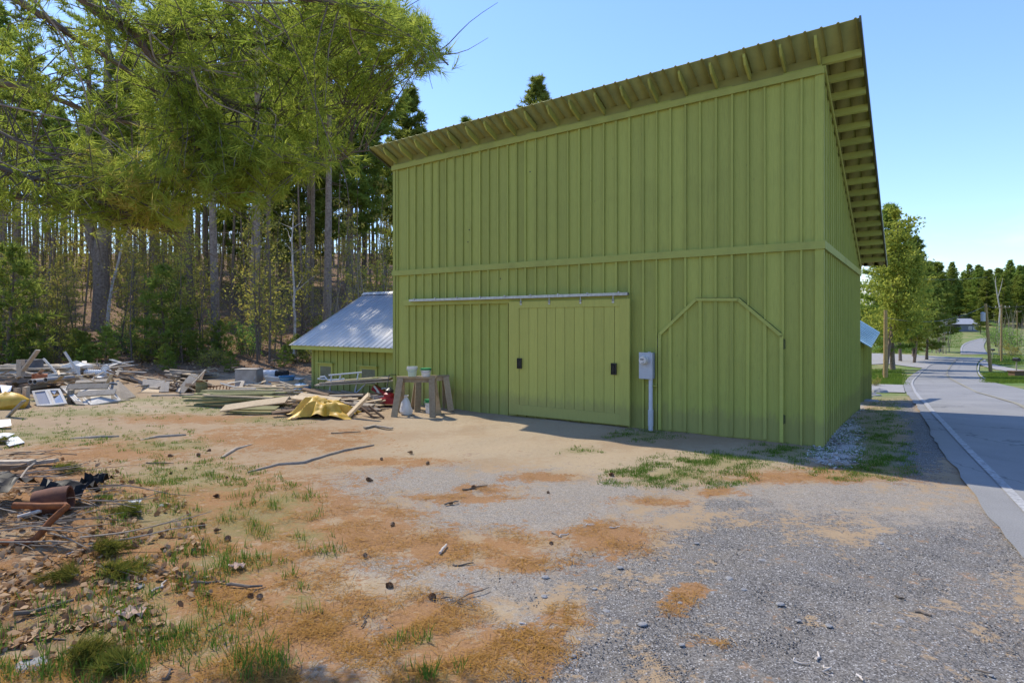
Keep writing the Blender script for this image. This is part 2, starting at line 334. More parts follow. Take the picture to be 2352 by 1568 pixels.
def zone(kind, X, Y):
    px, py = proj(X, Y, 0.0); w = np.zeros_like(px)
    for cx, cyy, rx, ry in ZN[kind]:
        w = np.maximum(w, 1.05 - np.sqrt(((px - cx) / rx) ** 2 + ((py - cyy) / ry) ** 2) * .62)
    w = np.clip(w, 0, 1); w[np.asarray(Y) < 1.0] = .3 if kind in ('mill', 'gravel') else .15
    if kind == 'mill': w = np.where((np.asarray(Y) < 4) & (np.asarray(X) > 1.2), np.maximum(w, .9), w)
    if kind == 'needle': w = np.where((np.asarray(Y) < 4) & (np.asarray(X) < -1), np.maximum(w, .6), w)
    forest = sstep(25.5, 28, Y) * (1 - sstep(.1, .3, X / np.maximum(Y, 1)))
    far = sstep(22, 30, Y) * sstep(.3, .5, X / np.maximum(Y, 1))
    if kind == 'litter': w = np.maximum(w, forest)
    if kind in ('needle', 'sand', 'gravel', 'mill', 'stones'): w = w * (1 - forest) * (1 - far)
    if kind == 'grass': w = np.maximum(w * (1 - forest), far * .85)
    return w
def axis(fine0, fine1, step, lo, hi, gr=1.09):
    a = list(np.arange(fine0, fine1, step)); s = step; x = fine1
    while x < hi: a.append(x); s *= gr; x += s
    b = []; s = step; x = fine0
    while x > lo: s *= gr; x -= s; b.append(x)
    return np.array(b[::-1] + a)
gx = axis(-16, 15, .13, -700, 700); gy = axis(1.2, 27, .13, -150, 1500)
GX, GY = np.meshgrid(gx, gy); GZ = hz(GX, GY)
fineMask = sstep(30, 22, GY) * 1.0
GZ = GZ + fineMask * (np.sin(GX * 5.1 + np.sin(GY * 3.7)) * .006 + np.sin(GX * 2.3 - GY * 4.1) * .008)
nx_, ny_ = len(gx), len(gy); idx = np.arange(nx_ * ny_).reshape(ny_, nx_)
quads = np.stack([idx[:-1, :-1], idx[:-1, 1:], idx[1:, 1:], idx[1:, :-1]], -1).reshape(-1, 4)
me = mesh_np('ground', np.stack([GX, GY, GZ], -1).reshape(-1, 3), quads, smooth=True)
zx, zy = GX.ravel(), GY.ravel()
for nm, ks in (('za', ('needle', 'sand', 'gravel')), ('zb', ('mill', 'grass', 'stones')), ('zc', ('litter',))):
    ar = np.ones((len(zx), 4), np.float32)
    for j in range(3): ar[:, j] = zone(ks[j], zx, zy) if j < len(ks) else (sstep(20, 28, zy) * sstep(.3, .5, zx / np.maximum(zy, 1)) if (nm, j) == ('zc', 1) else 0)
    at_ = me.attributes.new(nm, 'FLOAT_COLOR', 'POINT'); at_.data.foreach_set('color', ar.ravel())
def ground_mat():
    t = NT('yard_ground'); v = t.coord('Object')
    n1 = t.noise(v, .9, 8, .62); n2 = t.noise(v, 3.7, 8, .7); n3 = t.noise(v, 17, 6, .7); n4 = t.noise(v, 75, 4, .7)
    def sep(nm):
        s = t.n('ShaderNodeSeparateColor'); t.t.links.new(t.attr(nm, 'Color'), s.inputs[0]); return s.outputs
    A, B, C_ = sep('za'), sep('zb'), sep('zc')
    nn = t.math('ADD', t.math('MULTIPLY', n2, .55), t.math('ADD', t.math('MULTIPLY', n1, .35), t.math('MULTIPLY', n3, .45)))   # about .68 mean
    def fac(w, lo=.42, hi=.60, amp=3.2):
        return t.ramp(t.math('ADD', w, t.math('MULTIPLY', t.math('SUBTRACT', nn, .68), amp)), lo, hi)
    fine = t.ramp(n4, .3, .7)
    def duo(a, b, f=None): return t.mix(f if f is not None else fine, a, b)
    soil = t.mix(t.ramp(n2, .3, .7), (.385, .285, .175, 1), (.31, .22, .13, 1)); soil = t.mix(t.math('MULTIPLY', fine, .35), soil, (.22, .14, .08, 1))
    sand = t.mix(t.ramp(n3, .3, .7), (.43, .335, .215, 1), (.34, .26, .165, 1)); sand = t.mix(t.math('MULTIPLY', fine, .25), sand, (.30, .23, .15, 1))
    vg = t.voro(t.coord('Object', (1, 1, 1)), 105, 'Color'); sg = t.n('ShaderNodeSeparateColor'); t.t.links.new(vg, sg.inputs[0])
    grav = t.mix(t.ramp(sg.outputs[0], .25, .9), (.19, .165, .135, 1), (.36, .325, .28, 1)); grav = t.mix(t.math('MULTIPLY', t.ramp(n3, .45, .65), .55), grav, (.34, .27, .185, 1))
    mill = t.mix(t.ramp(sg.outputs[1], .2, .95), (.082, .076, .070, 1), (.25, .232, .21, 1)); mill = t.mix(t.math('MULTIPLY', t.ramp(n2, .48, .7), .55), mill, (.25, .215, .165, 1))
    mill = t.mix(t.math('MULTIPLY', t.ramp(sg.outputs[2], .93, .96), .8), mill, (.50, .48, .45, 1))
    ndl = t.mix(t.ramp(t.noise(t.coord('Object', (1, 1, 1)), 42, 5, .8), .3, .7), (.20, .10, .04, 1), (.385, .21, .092, 1))
    gr = t.mix(fine, (.10, .145, .03, 1), (.27, .225, .10, 1)); gr = t.mix(t.math('MULTIPLY', t.ramp(n2, .42, .62), .6), gr, (.28, .215, .115, 1))
    st = t.mix(t.ramp(sg.outputs[0], .1, .9), (.22, .20, .18, 1), (.60, .57, .52, 1))
    li = t.mix(t.ramp(t.noise(v, 22, 5, .8), .3, .7), (.10, .055, .03, 1), (.30, .18, .10, 1))
    col = soil
    col = t.mix(fac(A[1], .36, .66), col, sand); col = t.mix(fac(A[2], .36, .66), col, grav); col = t.mix(fac(B[0], .38, .62), col, mill)
    col = t.mix(t.math('MULTIPLY', fac(C_[0]), .9), col, li); col = t.mix(t.math('MULTIPLY', fac(A[0], .36, .66, 4.4), .92), col, ndl)
    col = t.mix(t.math('MULTIPLY', fac(B[1], .50, .85), .72), col, gr); lawn = t.mix(t.ramp(t.noise(v, .22, 6, .7), .4, .62), (.095, .175, .03, 1), (.30, .25, .12, 1)); lawn = t.mix(t.math('MULTIPLY', fine, .3), lawn, (.07, .11, .025, 1)); col = t.mix(C_[1], col, lawn)
    col = t.mix(fac(B[2]), col, st)
    hgt = t.math('ADD', t.math('MULTIPLY', n3, .5), t.math('ADD', t.math('MULTIPLY', n4, .35), t.math('MULTIPLY', sg.outputs[0], .25)))
    t.pbr(col, .95, t.bump(hgt, .75, .02), 0, .15); return t.m
tag(put('ground', me, ground_mat()), kind='structure')

# ------------------------------------------------------------------ roads
def asphalt():
    t = NT('worn_asphalt'); v = t.coord('Object'); n = t.noise(v, 60, 4, .8); b = t.noise(v, .5, 6, .6); w = t.noise(t.coord('Object', (1, .25, 1)), .9, 5)
    col = t.mix(t.ramp(n, .3, .72), (.15, .145, .138, 1), (.29, .28, .262, 1)); col = t.mix(t.math('MULTIPLY', t.ramp(b, .4, .7), .5), col, (.31, .30, .275, 1))
    col = t.mix(t.math('MULTIPLY', t.ramp(w, .55, .75), .25), col, (.11, .11, .115, 1))
    crv = t.noise(v, 1.6, 5); cv = t.n('ShaderNodeTexVoronoi', feature='DISTANCE_TO_EDGE'); mv = t.n('ShaderNodeVectorMath', operation='ADD')
    ns = t.n('ShaderNodeTexNoise'); t.i(ns, 'Vector', v); t.i(ns, 'Scale', 2.0); t.t.links.new(ns.outputs[1], mv.inputs[0]); t.t.links.new(v, mv.inputs[1])
    t.i(cv, 'Vector', mv.outputs[0]); t.i(cv, 'Scale', .23)
    crack = t.math('MULTIPLY', t.ramp(cv.outputs['Distance'], .002, .006, (1, 1, 1, 1), (0, 0, 0, 1)), .55)
    col = t.mix(crack, col, (.05, .05, .05, 1))
    t.pbr(col, .85, t.bump(n, .4, .008), 0, .3); return t.m
ASPH = asphalt()
CONC = plain('pale_side_road', (.36, .34, .31, 1), (.28, .265, .24, 1), 4, .9)
def pxline(pts): return [G(*p) for p in pts]
def resample(pts, step):
    pts = [Vector((p.x, p.y)) for p in pts]; out = [pts[0]]
    for a, b in zip(pts, pts[1:]):
        n = max(1, int((b - a).length / step)); out += [a.lerp(b, (i + 1) / n) for i in range(n)]
    return out
def smooth2(pts, it=2):
    for _ in range(it):
        q = [pts[0]]
        for a, b in zip(pts, pts[1:]): q += [a.lerp(b, .25), a.lerp(b, .75)]
        pts = q + [pts[-1]]
    return pts
edgeL = smooth2(pxline([(2341,1279),(2269,1183),(2203,1090),(2149,1015),(2113,955),(2080,901),(2075,885),(2084,868),(2116,845),(2150,829),(2180,821)]))
d0 = (edgeL[1] - edgeL[0]).normalized()
edgeL = [edgeL[0] - d0 * 30, edgeL[0] - d0 * 8] + edgeL
def strip(name, left, right, mat, lift, nx=7, parent=None, slope=.0006):
    """ribbon between two polylines of equal length, draped on the terrain"""
    V = []; n = len(left)
    for l, r in zip(left, right):
        for k in range(nx):
            p = Vector((l[0], l[1])).lerp(Vector((r[0], r[1])), k / (nx - 1)); V.append((p.x, p.y, hzf(p.x, p.y) + lift + slope * abs(p.y)))
    i = np.arange(n * nx).reshape(n, nx)
    q = np.stack([i[:-1, :-1], i[:-1, 1:], i[1:, 1:], i[1:, :-1]], -1).reshape(-1, 4)
    return put(name, mesh_np(name, np.array(V), q), mat, parent, parent is not None)
def offset(line, d):
    out = []
    for i, p in enumerate(line):
        a = Vector(line[max(i - 1, 0)][:2]); b = Vector(line[min(i + 1, len(line) - 1)][:2]); t_ = (b - a).normalized()
        out.append(Vector((p[0] + t_.y * d, p[1] - t_.x * d)))
    return out
# near stretch: left edge from the photo, right edge from the photo where it is in view
L2 = [Vector((p.x, p.y)) for p in edgeL]
nearL = [p for p in L2 if p.y < 31]; nearL = resample([Vector((p.x, p.y, 0)) for p in nearL], .3)
endL = pxline([(2075,885),(2084,868),(2116,845),(2135,836),(2160,828),(2185,820.5)]); endR = pxline([(2352,895),(2291,881),(2250.7,872),(2242,851),(2244,834),(2257,822)])
def lerp_line(a, b, n): 
    ra, rb = [], []
    def samp(l, t):
        l = [Vector(p[:2]) for p in l]; s = [0]
        for u, w in zip(l, l[1:]): s.append(s[-1] + (w - u).length)
        t *= s[-1]
        for j in range(len(l) - 1):
            if t <= s[j + 1] + 1e-9: return l[j].lerp(l[j + 1], (t - s[j]) / max(s[j + 1] - s[j], 1e-9))
        return l[-1]
    return [samp(a, i / (n - 1)) for i in range(n)], [samp(b, i / (n - 1)) for i in range(n)]
nearR = offset(nearL, 8.6)
for i, p in enumerate(nearR):                 # widen towards the bend as in the photo
    t_ = sstep(8, 31, nearL[i].y); tgt = Vector(endR[0][:2]); 
    nearR[i] = p
nearL = [p + Vector((random.gauss(0, .022) + .03 * math.sin(i * .31) * math.sin(i * .117), 0)) for i, p in enumerate(nearL)]
eL, eR = lerp_line(smooth2(endL), smooth2(endR), 60)
# bridge between the two stretches
LL = nearL + eL; RR = nearR + eR
road = tag(strip('road', LL, RR, ASPH, .014, 17), kind='structure')
fL = smooth2(pxline([(2206,814.5),(2205,799),(2213,790),(2227,784),(2253,777.6)])); fR = smooth2(pxline([(2269.5,814.5),(2259,799),(2261,790),(2265,784),(2270,776.6)]))
a, b = lerp_line(fL, fR, 50); tag(strip('road', a, b, ASPH, .05, 5), kind='structure')
sL, sR = lerp_line(pxline([(1960,840),(2038,836),(2090,843),(2122,846)]), pxline([(1960,813),(2038,813.5),(2120,817),(2185,820.5)]), 24)
tag(strip('side_road', sL, sR, CONC, .025, 5), kind='structure')
sL, sR = lerp_line(pxline([(1960,897),(2003,899),(2040,902),(2079,903)]), pxline([(1960,883),(2003,882.5),(2040,884),(2074,885)]), 20)
tag(strip('driveway', sL, sR, CONC, .025, 4), kind='structure')
sL, sR = lerp_line(pxline([(2352,862),(2300,851),(2262,843),(2246,836)]), pxline([(2352,851),(2300,842),(2268,833),(2262,826)]), 24)
tag(strip('driveway', sL, sR, CONC, .03, 4), kind='structure')
PAINTW = plain('road_paint_white', (.46, .45, .43, 1), (.24, .235, .23, 1), 14, .85); PAINTY = plain('road_paint_yellow', (.33, .29, .18, 1), (.24, .22, .18, 1), 14, .85)
def linepaint(name, px, w, mat, ext=True):
    l = smooth2(pxline(px))
    if ext: dd = (l[0] - l[1]).normalized(); l = [l[0] + dd * 25, l[0] + dd * 6] + l
    l = resample(l, 1.0); return tag(strip(name, offset(l, -w / 2), offset(l, w / 2), mat, .019, 2, None, .0013), kind='structure')
linepaint('edge_line', [(2352,1168),(2287,1099),(2224,1036),(2164,973),(2119,925),(2101,898),(2093,882),(2101,870),(2125,845),(2150,834)], .11, PAINTW)
linepaint('centre_line', [(2352,937),(2265,908),(2217,889),(2183,872),(2174,859.5),(2179,845),(2202,823)], .12, PAINTY)
linepaint('edge_line', [(2262,872),(2248,860),(2246,848),(2250,834)], .12, PAINTW, False)
linepaint('edge_line', [(2209,813),(2208.5,799),(2216,791),(2230,785),(2254,778.4)], .22, PAINTW, False)
# ------------------------------------------------------------------ barn
BX, BY = -3.327, 16.942; DX, DY = .8249, -.5652; NX, NY = .5652, .8249
WB, DB = 10.79, 7.36
ANG = math.atan2(DY, DX)
def bw(x, y, z=0): return Vector((BX + x * DX + y * NX, BY + x * DY + y * NY, z))
def WL(px, py, y=0.0):          # photo point on the barn's front plane -> local (x, z)
    ox, oy = BX + y * NX, BY + y * NY; r = (px - CX) / F
    x = (r * oy - ox) / (DX - r * DY); Y = oy + x * DY
    return x, CH + (HY - py) / F * Y
def WR(px, py):                 # photo point on the barn's right wall -> local (y, z)
    r = (px - CX) / F; ox, oy = BX + WB * DX, BY + WB * DY
    y = (r * oy - ox) / (NX - r * NY); return y, CH + (HY - py) / F * (oy + y * NY)
barn = empty('barn', (BX, BY, 0), ANG); tag(barn, 'tall green board-and-batten barn with a single-slope overhanging roof', 'barn')
SL = .405
def dzx(x): return -.12 + .19 * x / WB
def wtop(x, y): return 6.75 + dzx(x) - SL * y
def rtop(x, y): return 6.955 + dzx(x) - SL * y
battens = [WL(s / 1.2755, 760)[0] for s in [1050 + c * .6803 for c in (170,217,247,281,316,348,380,415,450,487,526,562,604,646,683,722,765,808,855,905,953,1002,1058,1112,1168,1228,1286,1345,1410,1474,1540,1610,1680,1752,1829,1908)]]
battens = [b for b in battens if .05 < b < WB - .15]
BZ0, BZ1 = 3.555, 3.70
arch = [WL(*p) for p in ((1514,986),(1514,766),(1598.5,684.5),(1698.5,684.5),(1798.5,769.6),(1800,1019.5))]
ax0, ax1 = arch[0][0], arch[5][0]
def arch_top(x):
    pts = [(arch[1][0], arch[1][1]), arch[2], arch[3], arch[4]]
    if x < pts[0][0] or x > pts[3][0]: return 0.0
    for (xa, za), (xb, zb) in zip(pts, pts[1:]):
        if xa <= x <= xb: return za + (zb - za) * (x - xa) / max(xb - xa, 1e-6)
    return 0.0
m = MB()
xs = [0.0] + battens + [WB]
for xa, xb in zip(xs, xs[1:]):
    off = random.uniform(-.004, .004)
    m.box(xa + .003, xb - .003, off, .05, -.3, BZ1 - .07)
    off = random.uniform(-.004, .004)
    o = [(xa + .003, off, BZ1 - .068), (xb - .003, off, BZ1 - .068), (xb - .003, .05, BZ1 - .068), (xa + .003, .05, BZ1 - .068)]
    m.hexa(o + [(x, y, wtop(x, 0) + .05) for x, y, z in o])
for b in battens:
    w = random.uniform(.017, .024); j = random.uniform(-.008, .008); pr = -.034 - random.uniform(0, .012)
    m.hexa([(b - w, pr, BZ1 - .01), (b + w, pr, BZ1 - .01), (b + w, -.003, BZ1 - .01), (b - w, -.003, BZ1 - .01)] + [(b - w + j, pr, wtop(b, 0) - .10), (b + w + j, pr, wtop(b, 0) - .10), (b + w + j, -.003, wtop(b, 0) - .10), (b - w + j, -.003, wtop(b, 0) - .10)])
    lo = -.06
    if ax0 + .05 < b < ax1 - .05: lo = arch_top(b) + .012
    m.box(b - w, b + w, pr, -.003, lo, BZ0 + .01, random.uniform(.6, 1))
m.box(0.0, .10, -.03, -.001, -.1, BZ0); m.box(0.0, .10, -.03, -.001, BZ1, wtop(0, 0) - .12)
m.box(WB - .11, WB + .03, -.034, -.001, -.1, BZ0); m.box(WB - .11, WB + .03, -.034, -.001, BZ1, wtop(WB, 0) - .12)
m.build('wall', GREEN, barn)
# right, back and left walls
m = MB(); y = 0.05
while y < DB - .01:
    y2 = min(DB, y + random.uniform(.31, .36))
    for zlo, zhi in ((-.4, None),):
        o = [(WB, y + .002, -.4), (WB - .05, y + .002, -.4), (WB - .05, y2 - .002, -.4), (WB, y2 - .002, -.4)]
        o = [(x + random.uniform(-.003, .003), yy, z) for x, yy, z in o]
        m.hexa([o[1], o[0], o[3], o[2]] + [(p[0], p[1], wtop(WB, p[1]) + .05) for p in (o[1], o[0], o[3], o[2])], random.uniform(0, .3))  # darker board tone paints in the shade between the battens
    for za, zb in ((-.3, BZ0), (BZ1, None)):
        zz = lambda yy: wtop(WB, yy) - .02 if zb is None else zb
        if wtop(WB, y2) - .05 > za or zb is not None:
            m.hexa([(WB + .002, y2 - .022, za), (WB + .030, y2 - .02, za), (WB + .030, y2 + .02, za), (WB + .002, y2 + .022, za),
                    (WB + .002, y2 - .022, zz(y2)), (WB + .030, y2 - .02, zz(y2)), (WB + .030, y2 + .02, zz(y2)), (WB + .002, y2 + .022, zz(y2))], random.uniform(.75, 1))  # paler batten tone paints in the light on their faces
    y = y2
m.box(WB + .002, WB + .036, -.033, .09, -.3, BZ0); m.box(WB + .002, WB + .036, -.033, .09, BZ1, wtop(WB, 0) - .05)
m.build('wall', GREEN, barn)
m = MB()
m.hexa([(.052, DB - .05, -.4), (WB - .052, DB - .05, -.4), (WB - .052, DB, -.4), (.052, DB, -.4), (.052, DB - .05, wtop(0, DB) + .05), (WB - .052, DB - .05, wtop(WB, DB) + .05), (WB - .052, DB, wtop(WB, DB) + .05), (.052, DB, wtop(0, DB) + .05)])
m.hexa([(0, .052, -.4), (.05, .052, -.4), (.05, DB, -.4), (0, DB, -.4), (0, .052, wtop(0, 0) + .05), (.05, .052, wtop(0, 0) + .05), (.05, DB, wtop(0, DB) + .05), (0, DB, wtop(0, DB) + .05)])
for k in range(24): m.box(-.03, -.002, .1 + k * .3, .15 + k * .3, -.3, wtop(0, .15 + k * .3))
m.build('wall', GREEN, barn)
m = MB()
m.box(-.012, WB + .06, -.058, -.0045, BZ0, BZ1); m.box(WB + .004, WB + .06, -.003, DB + .01, BZ0, BZ1)
m.build('trim_band', GREEN_H, barn)
m = MB()   # frieze under the rafters, rake board at the right
m.hexa([(-.02, -.07, wtop(0, 0) - .13), (WB + .04, -.07, wtop(WB, 0) - .13), (WB + .04, -.006, wtop(WB, 0) - .13), (-.02, -.006, wtop(0, 0) - .13), (-.02, -.07, wtop(0, 0)), (WB + .04, -.07, wtop(WB, 0)), (WB + .04, -.006, wtop(WB, 0)), (-.02, -.006, wtop(0, 0))])
m.hexa([(WB + .038, 0, wtop(WB, 0) - .10), (WB + .062, 0, wtop(WB, 0) - .10), (WB + .062, DB, wtop(WB, DB) - .10), (WB + .038, DB, wtop(WB, DB) - .10), (WB + .038, 0, wtop(WB, 0) + .02), (WB + .062, 0, wtop(WB, 0) + .02), (WB + .062, DB, wtop(WB, DB) + .02), (WB + .038, DB, wtop(WB, DB) + .02)])
m.build('frieze_board', GREEN_H, barn)
# roof sheet with pressed ribs, rafter tails, lookouts
RX0, RX1, RYF, RYB = -.34, WB + .63, -.60, 7.80
pr = []; x = RX0
k = 0
while x < RX1:
    pr += [(x, 0), (x + .20, 0), (x + .215, .022), (x + .24, .022), (x + .255, 0)]; x += .255
pr = [p for p in pr if p[0] < RX1] + [(RX1, 0)]
V = []; nY = 12
for j in range(nY + 1):
    yy = RYF + (RYB - RYF) * j / nY
    for px_, h in pr: V.append((px_, yy, rtop(px_, yy) + h))
n0 = len(V); V += [(a, b_, c - .012) for a, b_, c in V]
i = np.arange(n0).reshape(nY + 1, len(pr)); q = np.stack([i[:-1, :-1], i[:-1, 1:], i[1:, 1:], i[1:, :-1]], -1).reshape(-1, 4)
qb = q[:, ::-1] + n0; e1 = np.stack([i[0, :-1], i[0, :-1] + n0, i[0, 1:] + n0, i[0, 1:]], -1); e2 = np.stack([i[:-1, -1], i[:-1, -1] + n0, i[1:, -1] + n0, i[1:, -1]], -1)
e3 = np.stack([i[:-1, 0], i[1:, 0], i[1:, 0] + n0, i[:-1, 0] + n0], -1); e4 = np.stack([i[-1, :-1], i[-1, 1:], i[-1, 1:] + n0, i[-1, :-1] + n0], -1)
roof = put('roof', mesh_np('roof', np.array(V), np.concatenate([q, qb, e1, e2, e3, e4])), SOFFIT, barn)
m = MB()
m.hexa([(RX1 - .004, RYF - .01, rtop(RX1, RYF) - .075), (RX1 + .03, RYF - .01, rtop(RX1, RYF) - .075), (RX1 + .03, RYB, rtop(RX1, RYB) - .075), (RX1 - .004, RYB, rtop(RX1, RYB) - .075), (RX1 - .004, RYF - .01, rtop(RX1, RYF) + .03), (RX1 + .03, RYF - .01, rtop(RX1, RYF) + .03), (RX1 + .03, RYB, rtop(RX1, RYB) + .03), (RX1 - .004, RYB, rtop(RX1, RYB) + .03)])
m.build('edge_trim', GREENROOF, roof); m = MB()
m.hexa([(RX0 - .03, RYF - .01, rtop(RX0, RYF) - .06), (RX0 + .002, RYF - .01, rtop(RX0, RYF) - .06), (RX0 + .002, RYB, rtop(RX0, RYB) - .06), (RX0 - .03, RYB, rtop(RX0, RYB) - .06), (RX0 - .03, RYF - .01, rtop(RX0, RYF) + .03), (RX0 + .002, RYF - .01, rtop(RX0, RYF) + .03), (RX0 + .002, RYB, rtop(RX0, RYB) + .03), (RX0 - .03, RYB, rtop(RX0, RYB) + .03)])
m.build('edge_trim', GREENROOF, roof)
raf = [WL(s / 1.2755, p / 1.2755)[0] for s, p in [(1050 + c * .6803, 400) for c in (165,230,297,367,438,515,593,676,765,860,952,1060,1170,1288,1415,1545,1687,1838,1985)]]
raf = [x for x in raf]
for x in raf:
    x = min(max(x, .03), WB - .02); m = MB(); w = .021
    za, zb = rtop(x, RYF + .10) - .014, rtop(x, .3) - .014
    p = []
    for xx in (x - w, x + w): p.append([(xx, RYF + .10, za), (xx, .3, zb), (xx, .3, zb - .14), (xx, RYF + .20, rtop(x, RYF + .20) - .154), (xx, RYF + .10, za - .06)])
    m.add(p[0] + p[1], [(0, 1, 2, 3, 4), (9, 8, 7, 6, 5), (0, 5, 6, 1), (1, 6, 7, 2), (2, 7, 8, 3), (3, 8, 9, 4), (4, 9, 5, 0)])
    m.build('rafter', GREEN_H, roof)
y = .02
while y < RYB - .05:
    m = MB(); z0 = rtop(RX1, y) - .014; z1 = rtop(RX1, y + .045) - .014
    xa, xb = WB - .2, RX1 - .012
    za, zb = rtop(xa, y) - .014, rtop(xb, y) - .014; s_ = SL * .05
    m.hexa([(xa, y, za - .12), (xb, y, zb - .12), (xb, y + .05, zb - .12 - s_), (xa, y + .05, za - .12 - s_), (xa, y, za), (xb, y, zb), (xb, y + .05, zb - s_), (xa, y + .05, za - s_)])
    m.build('lookout', GREEN_H, roof); y += .455
# blocking between the rafters closes the wall head
m = MB()
m.hexa([(0, .0, wtop(0, 0) - .02), (WB, .0, wtop(WB, 0) - .02), (WB, .04, wtop(WB, 0) - .02), (0, .04, wtop(0, 0) - .02), (0, .0, rtop(0, 0) - .016), (WB, .0, rtop(WB, 0) - .016), (WB, .04, rtop(WB, 0) - .03), (0, .04, rtop(0, 0) - .03)])
m.hexa([(WB - .05, 0.05, wtop(WB, .05)), (WB - .01, .05, wtop(WB, .05)), (WB - .01, DB, wtop(WB, DB)), (WB - .05, DB, wtop(WB, DB)), (WB - .05, .05, rtop(WB, .05) - .03), (WB - .01, .05, rtop(WB, .05) - .03), (WB - .01, DB, rtop(WB, DB) - .03), (WB - .05, DB, rtop(WB, DB) - .03)])
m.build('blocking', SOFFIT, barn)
# sliding door
YD = -.135
tl, tr, br, bl = [WL(*p, YD) for p in ((1168.5, 692.9), (1446, 686), (1449, 983), (1169.6, 951))]
dx0, dx1 = tl[0], tr[0]; dz1 = (tl[1] + tr[1]) / 2; dz0 = (bl[1] + br[1]) / 2; dz0 = max(dz0, .05)
door = MB()
seam = [WL((c / 2.352 + 1450) / 1.2755, 800, YD)[0] for c in (165, 232, 293, 355, 415, 480, 545, 612, 680, 750, 822, 856)]
for xa, xb in zip(seam, seam[1:]): door.box(xa + .005, xb - .005, YD + .008 + random.uniform(0, .005), YD + .04, dz0 + .24, dz1 - .16)
door.box(dx0, seam[0] - .001, YD, YD + .05, dz0, dz1); door.box(seam[-1] + .001, dx1 - .09, YD, YD + .05, dz0, dz1); door.box(dx1 - .088, dx1, YD - .004, YD + .05, dz0, dz1)
door.box(seam[0], seam[-1], YD - .002, YD + .045, dz1 - .158, dz1 - .002); door.box(seam[0], seam[-1], YD - .002, YD + .045, dz0 + .002, dz0 + .238)
dr = door.build('sliding_door', GREEN_DOOR, barn)
def handle(x, z, w, h):
    m = MB(); y = YD - .004
    m.box(x - w / 2, x + w / 2, y - .008, y - .001, z - h / 2, z + h / 2); 
    m.tube([(x, y - .008, z + h * .34), (x, y - .05, z + h * .27), (x, y - .052, z - h * .27), (x, y - .008, z - h * .34)], .012, 8)
    m.box(x - w / 2 - .002, x - w / 2 + .012, y - .03, y, z - h / 2, z + h / 2); m.box(x + w / 2 - .012, x + w / 2 + .002, y - .03, y, z - h / 2, z + h / 2)
    for sx_ in (-1, 1):
        for sz in (-1, 1): m.tube([(x + sx_ * w * .34, y - .012, z + sz * h * .44), (x + sx_ * w * .34, y - .006, z + sz * h * .44)], .006, 6)
    m.build('handle', BLACKM, dr)
for cxx, cyy in ((171, 574), (821, 612)):
    x, z = WL((cxx / 2.352 + 1450) / 1.2755, (cyy / 2.352 + 820) / 1.2755, YD); handle(x, z, .12, .25)
# track
hx0 = WL(930, 690)[0]; hx1 = WL(1446, 683)[0]; tz = WL(1443, 680, -.11)[1]
m = MB(); m.box(hx0, hx1, -.066, -.0335, dz1 - .03, dz1 + .13); m.build('header_board', GREEN_H, barn)
m = MB(); tx0 = WL(942, 687, -.12)[0]; tx1 = WL(1443, 679, -.12)[0]; zt = dz1 + .105
for a0, a1, z0, z1 in ((-.17, -.165, -.03, .03), (-.09, -.085, -.03, .03), (-.1645, -.0905, .025, .03), (-.1645, -.145, -.03, -.025), (-.11, -.0905, -.03, -.025)):
    m.box(tx0, tx1, a0, a1, zt + z0, zt + z1)
for k in range(9): xx = tx0 + .2 + (tx1 - tx0 - .4) * k / 8; m.box(xx - .03, xx + .03, -.175, -.067, zt + .031, zt + .04); m.box(xx - .012, xx + .012, -.185, -.1755, zt + .0, zt + .055)
trk = m.build('door_track', STEEL, barn)
for c in (180, 375, 590, 815):
    x = WL((c / 2.352 + 1450) / 1.2755, 690, YD)[0]; m = MB()
    m.box(x - .008, x + .008, YD - .012, YD - .0045, dz1 - .09, zt - .03); m.tube([(x - .03, YD - .012, dz1 - .02), (x + .03, YD - .012, dz1 - .02)], .012, 8); m.box(x - .03, x + .03, YD - .014, YD - .0125, dz1 - .075, dz1 - .055)
    m.build('roller_hanger', STEEL, dr)
# arched side-hung door
ym = -.014
poly = [(ax0, max(arch[0][1], .02)), (ax0, arch[1][1]), arch[2], arch[3], (ax1, arch[4][1]), (ax1, max(arch[5][1], .02))]
m = MB(); n = len(poly); m.add([(x, ym, z) for x, z in poly] + [(x, -.006, z) for x, z in poly], [tuple(range(n))[::-1], tuple(range(n, 2 * n))] + [(k, (k + 1) % n, n + (k + 1) % n, n + k) for k in range(n)], .45)
ad = None
for b in battens:
    if ax0 + .08 < b < ax1 - .08: 
        w = .03; j = random.uniform(-.012, .012); zt_ = arch_top(b) - .05
        m.hexa([(b - w + j, ym - .03, .04), (b + w + j, ym - .03, .04), (b + w + j, ym - .001, .04), (b - w + j, ym - .001, .04), (b - w, ym - .03, zt_), (b + w, ym - .03, zt_), (b + w, ym - .001, zt_), (b - w, ym - .001, zt_)])
ad = m.build('arched_door', GREEN, barn)
m = MB()
for (xa, za), (xb, zb) in zip(poly, poly[1:]):
    dv = Vector((xb - xa, 0, zb - za)).normalized(); nr = Vector((dv.z, 0, -dv.x)); t_ = .06
    p = [Vector((xa, 0, za)), Vector((xb, 0, zb)), Vector((xb, 0, zb)) + nr * t_, Vector((xa, 0, za)) + nr * t_]
    m.hexa([(p[k].x, ym - .05, p[k].z) for k in (0, 1, 2, 3)] + [(p[k].x, ym - .002, p[k].z) for k in (0, 1, 2, 3)])
m.build('door_frame', GREEN_H, ad)
m = MB()     # dark joint round the leaf
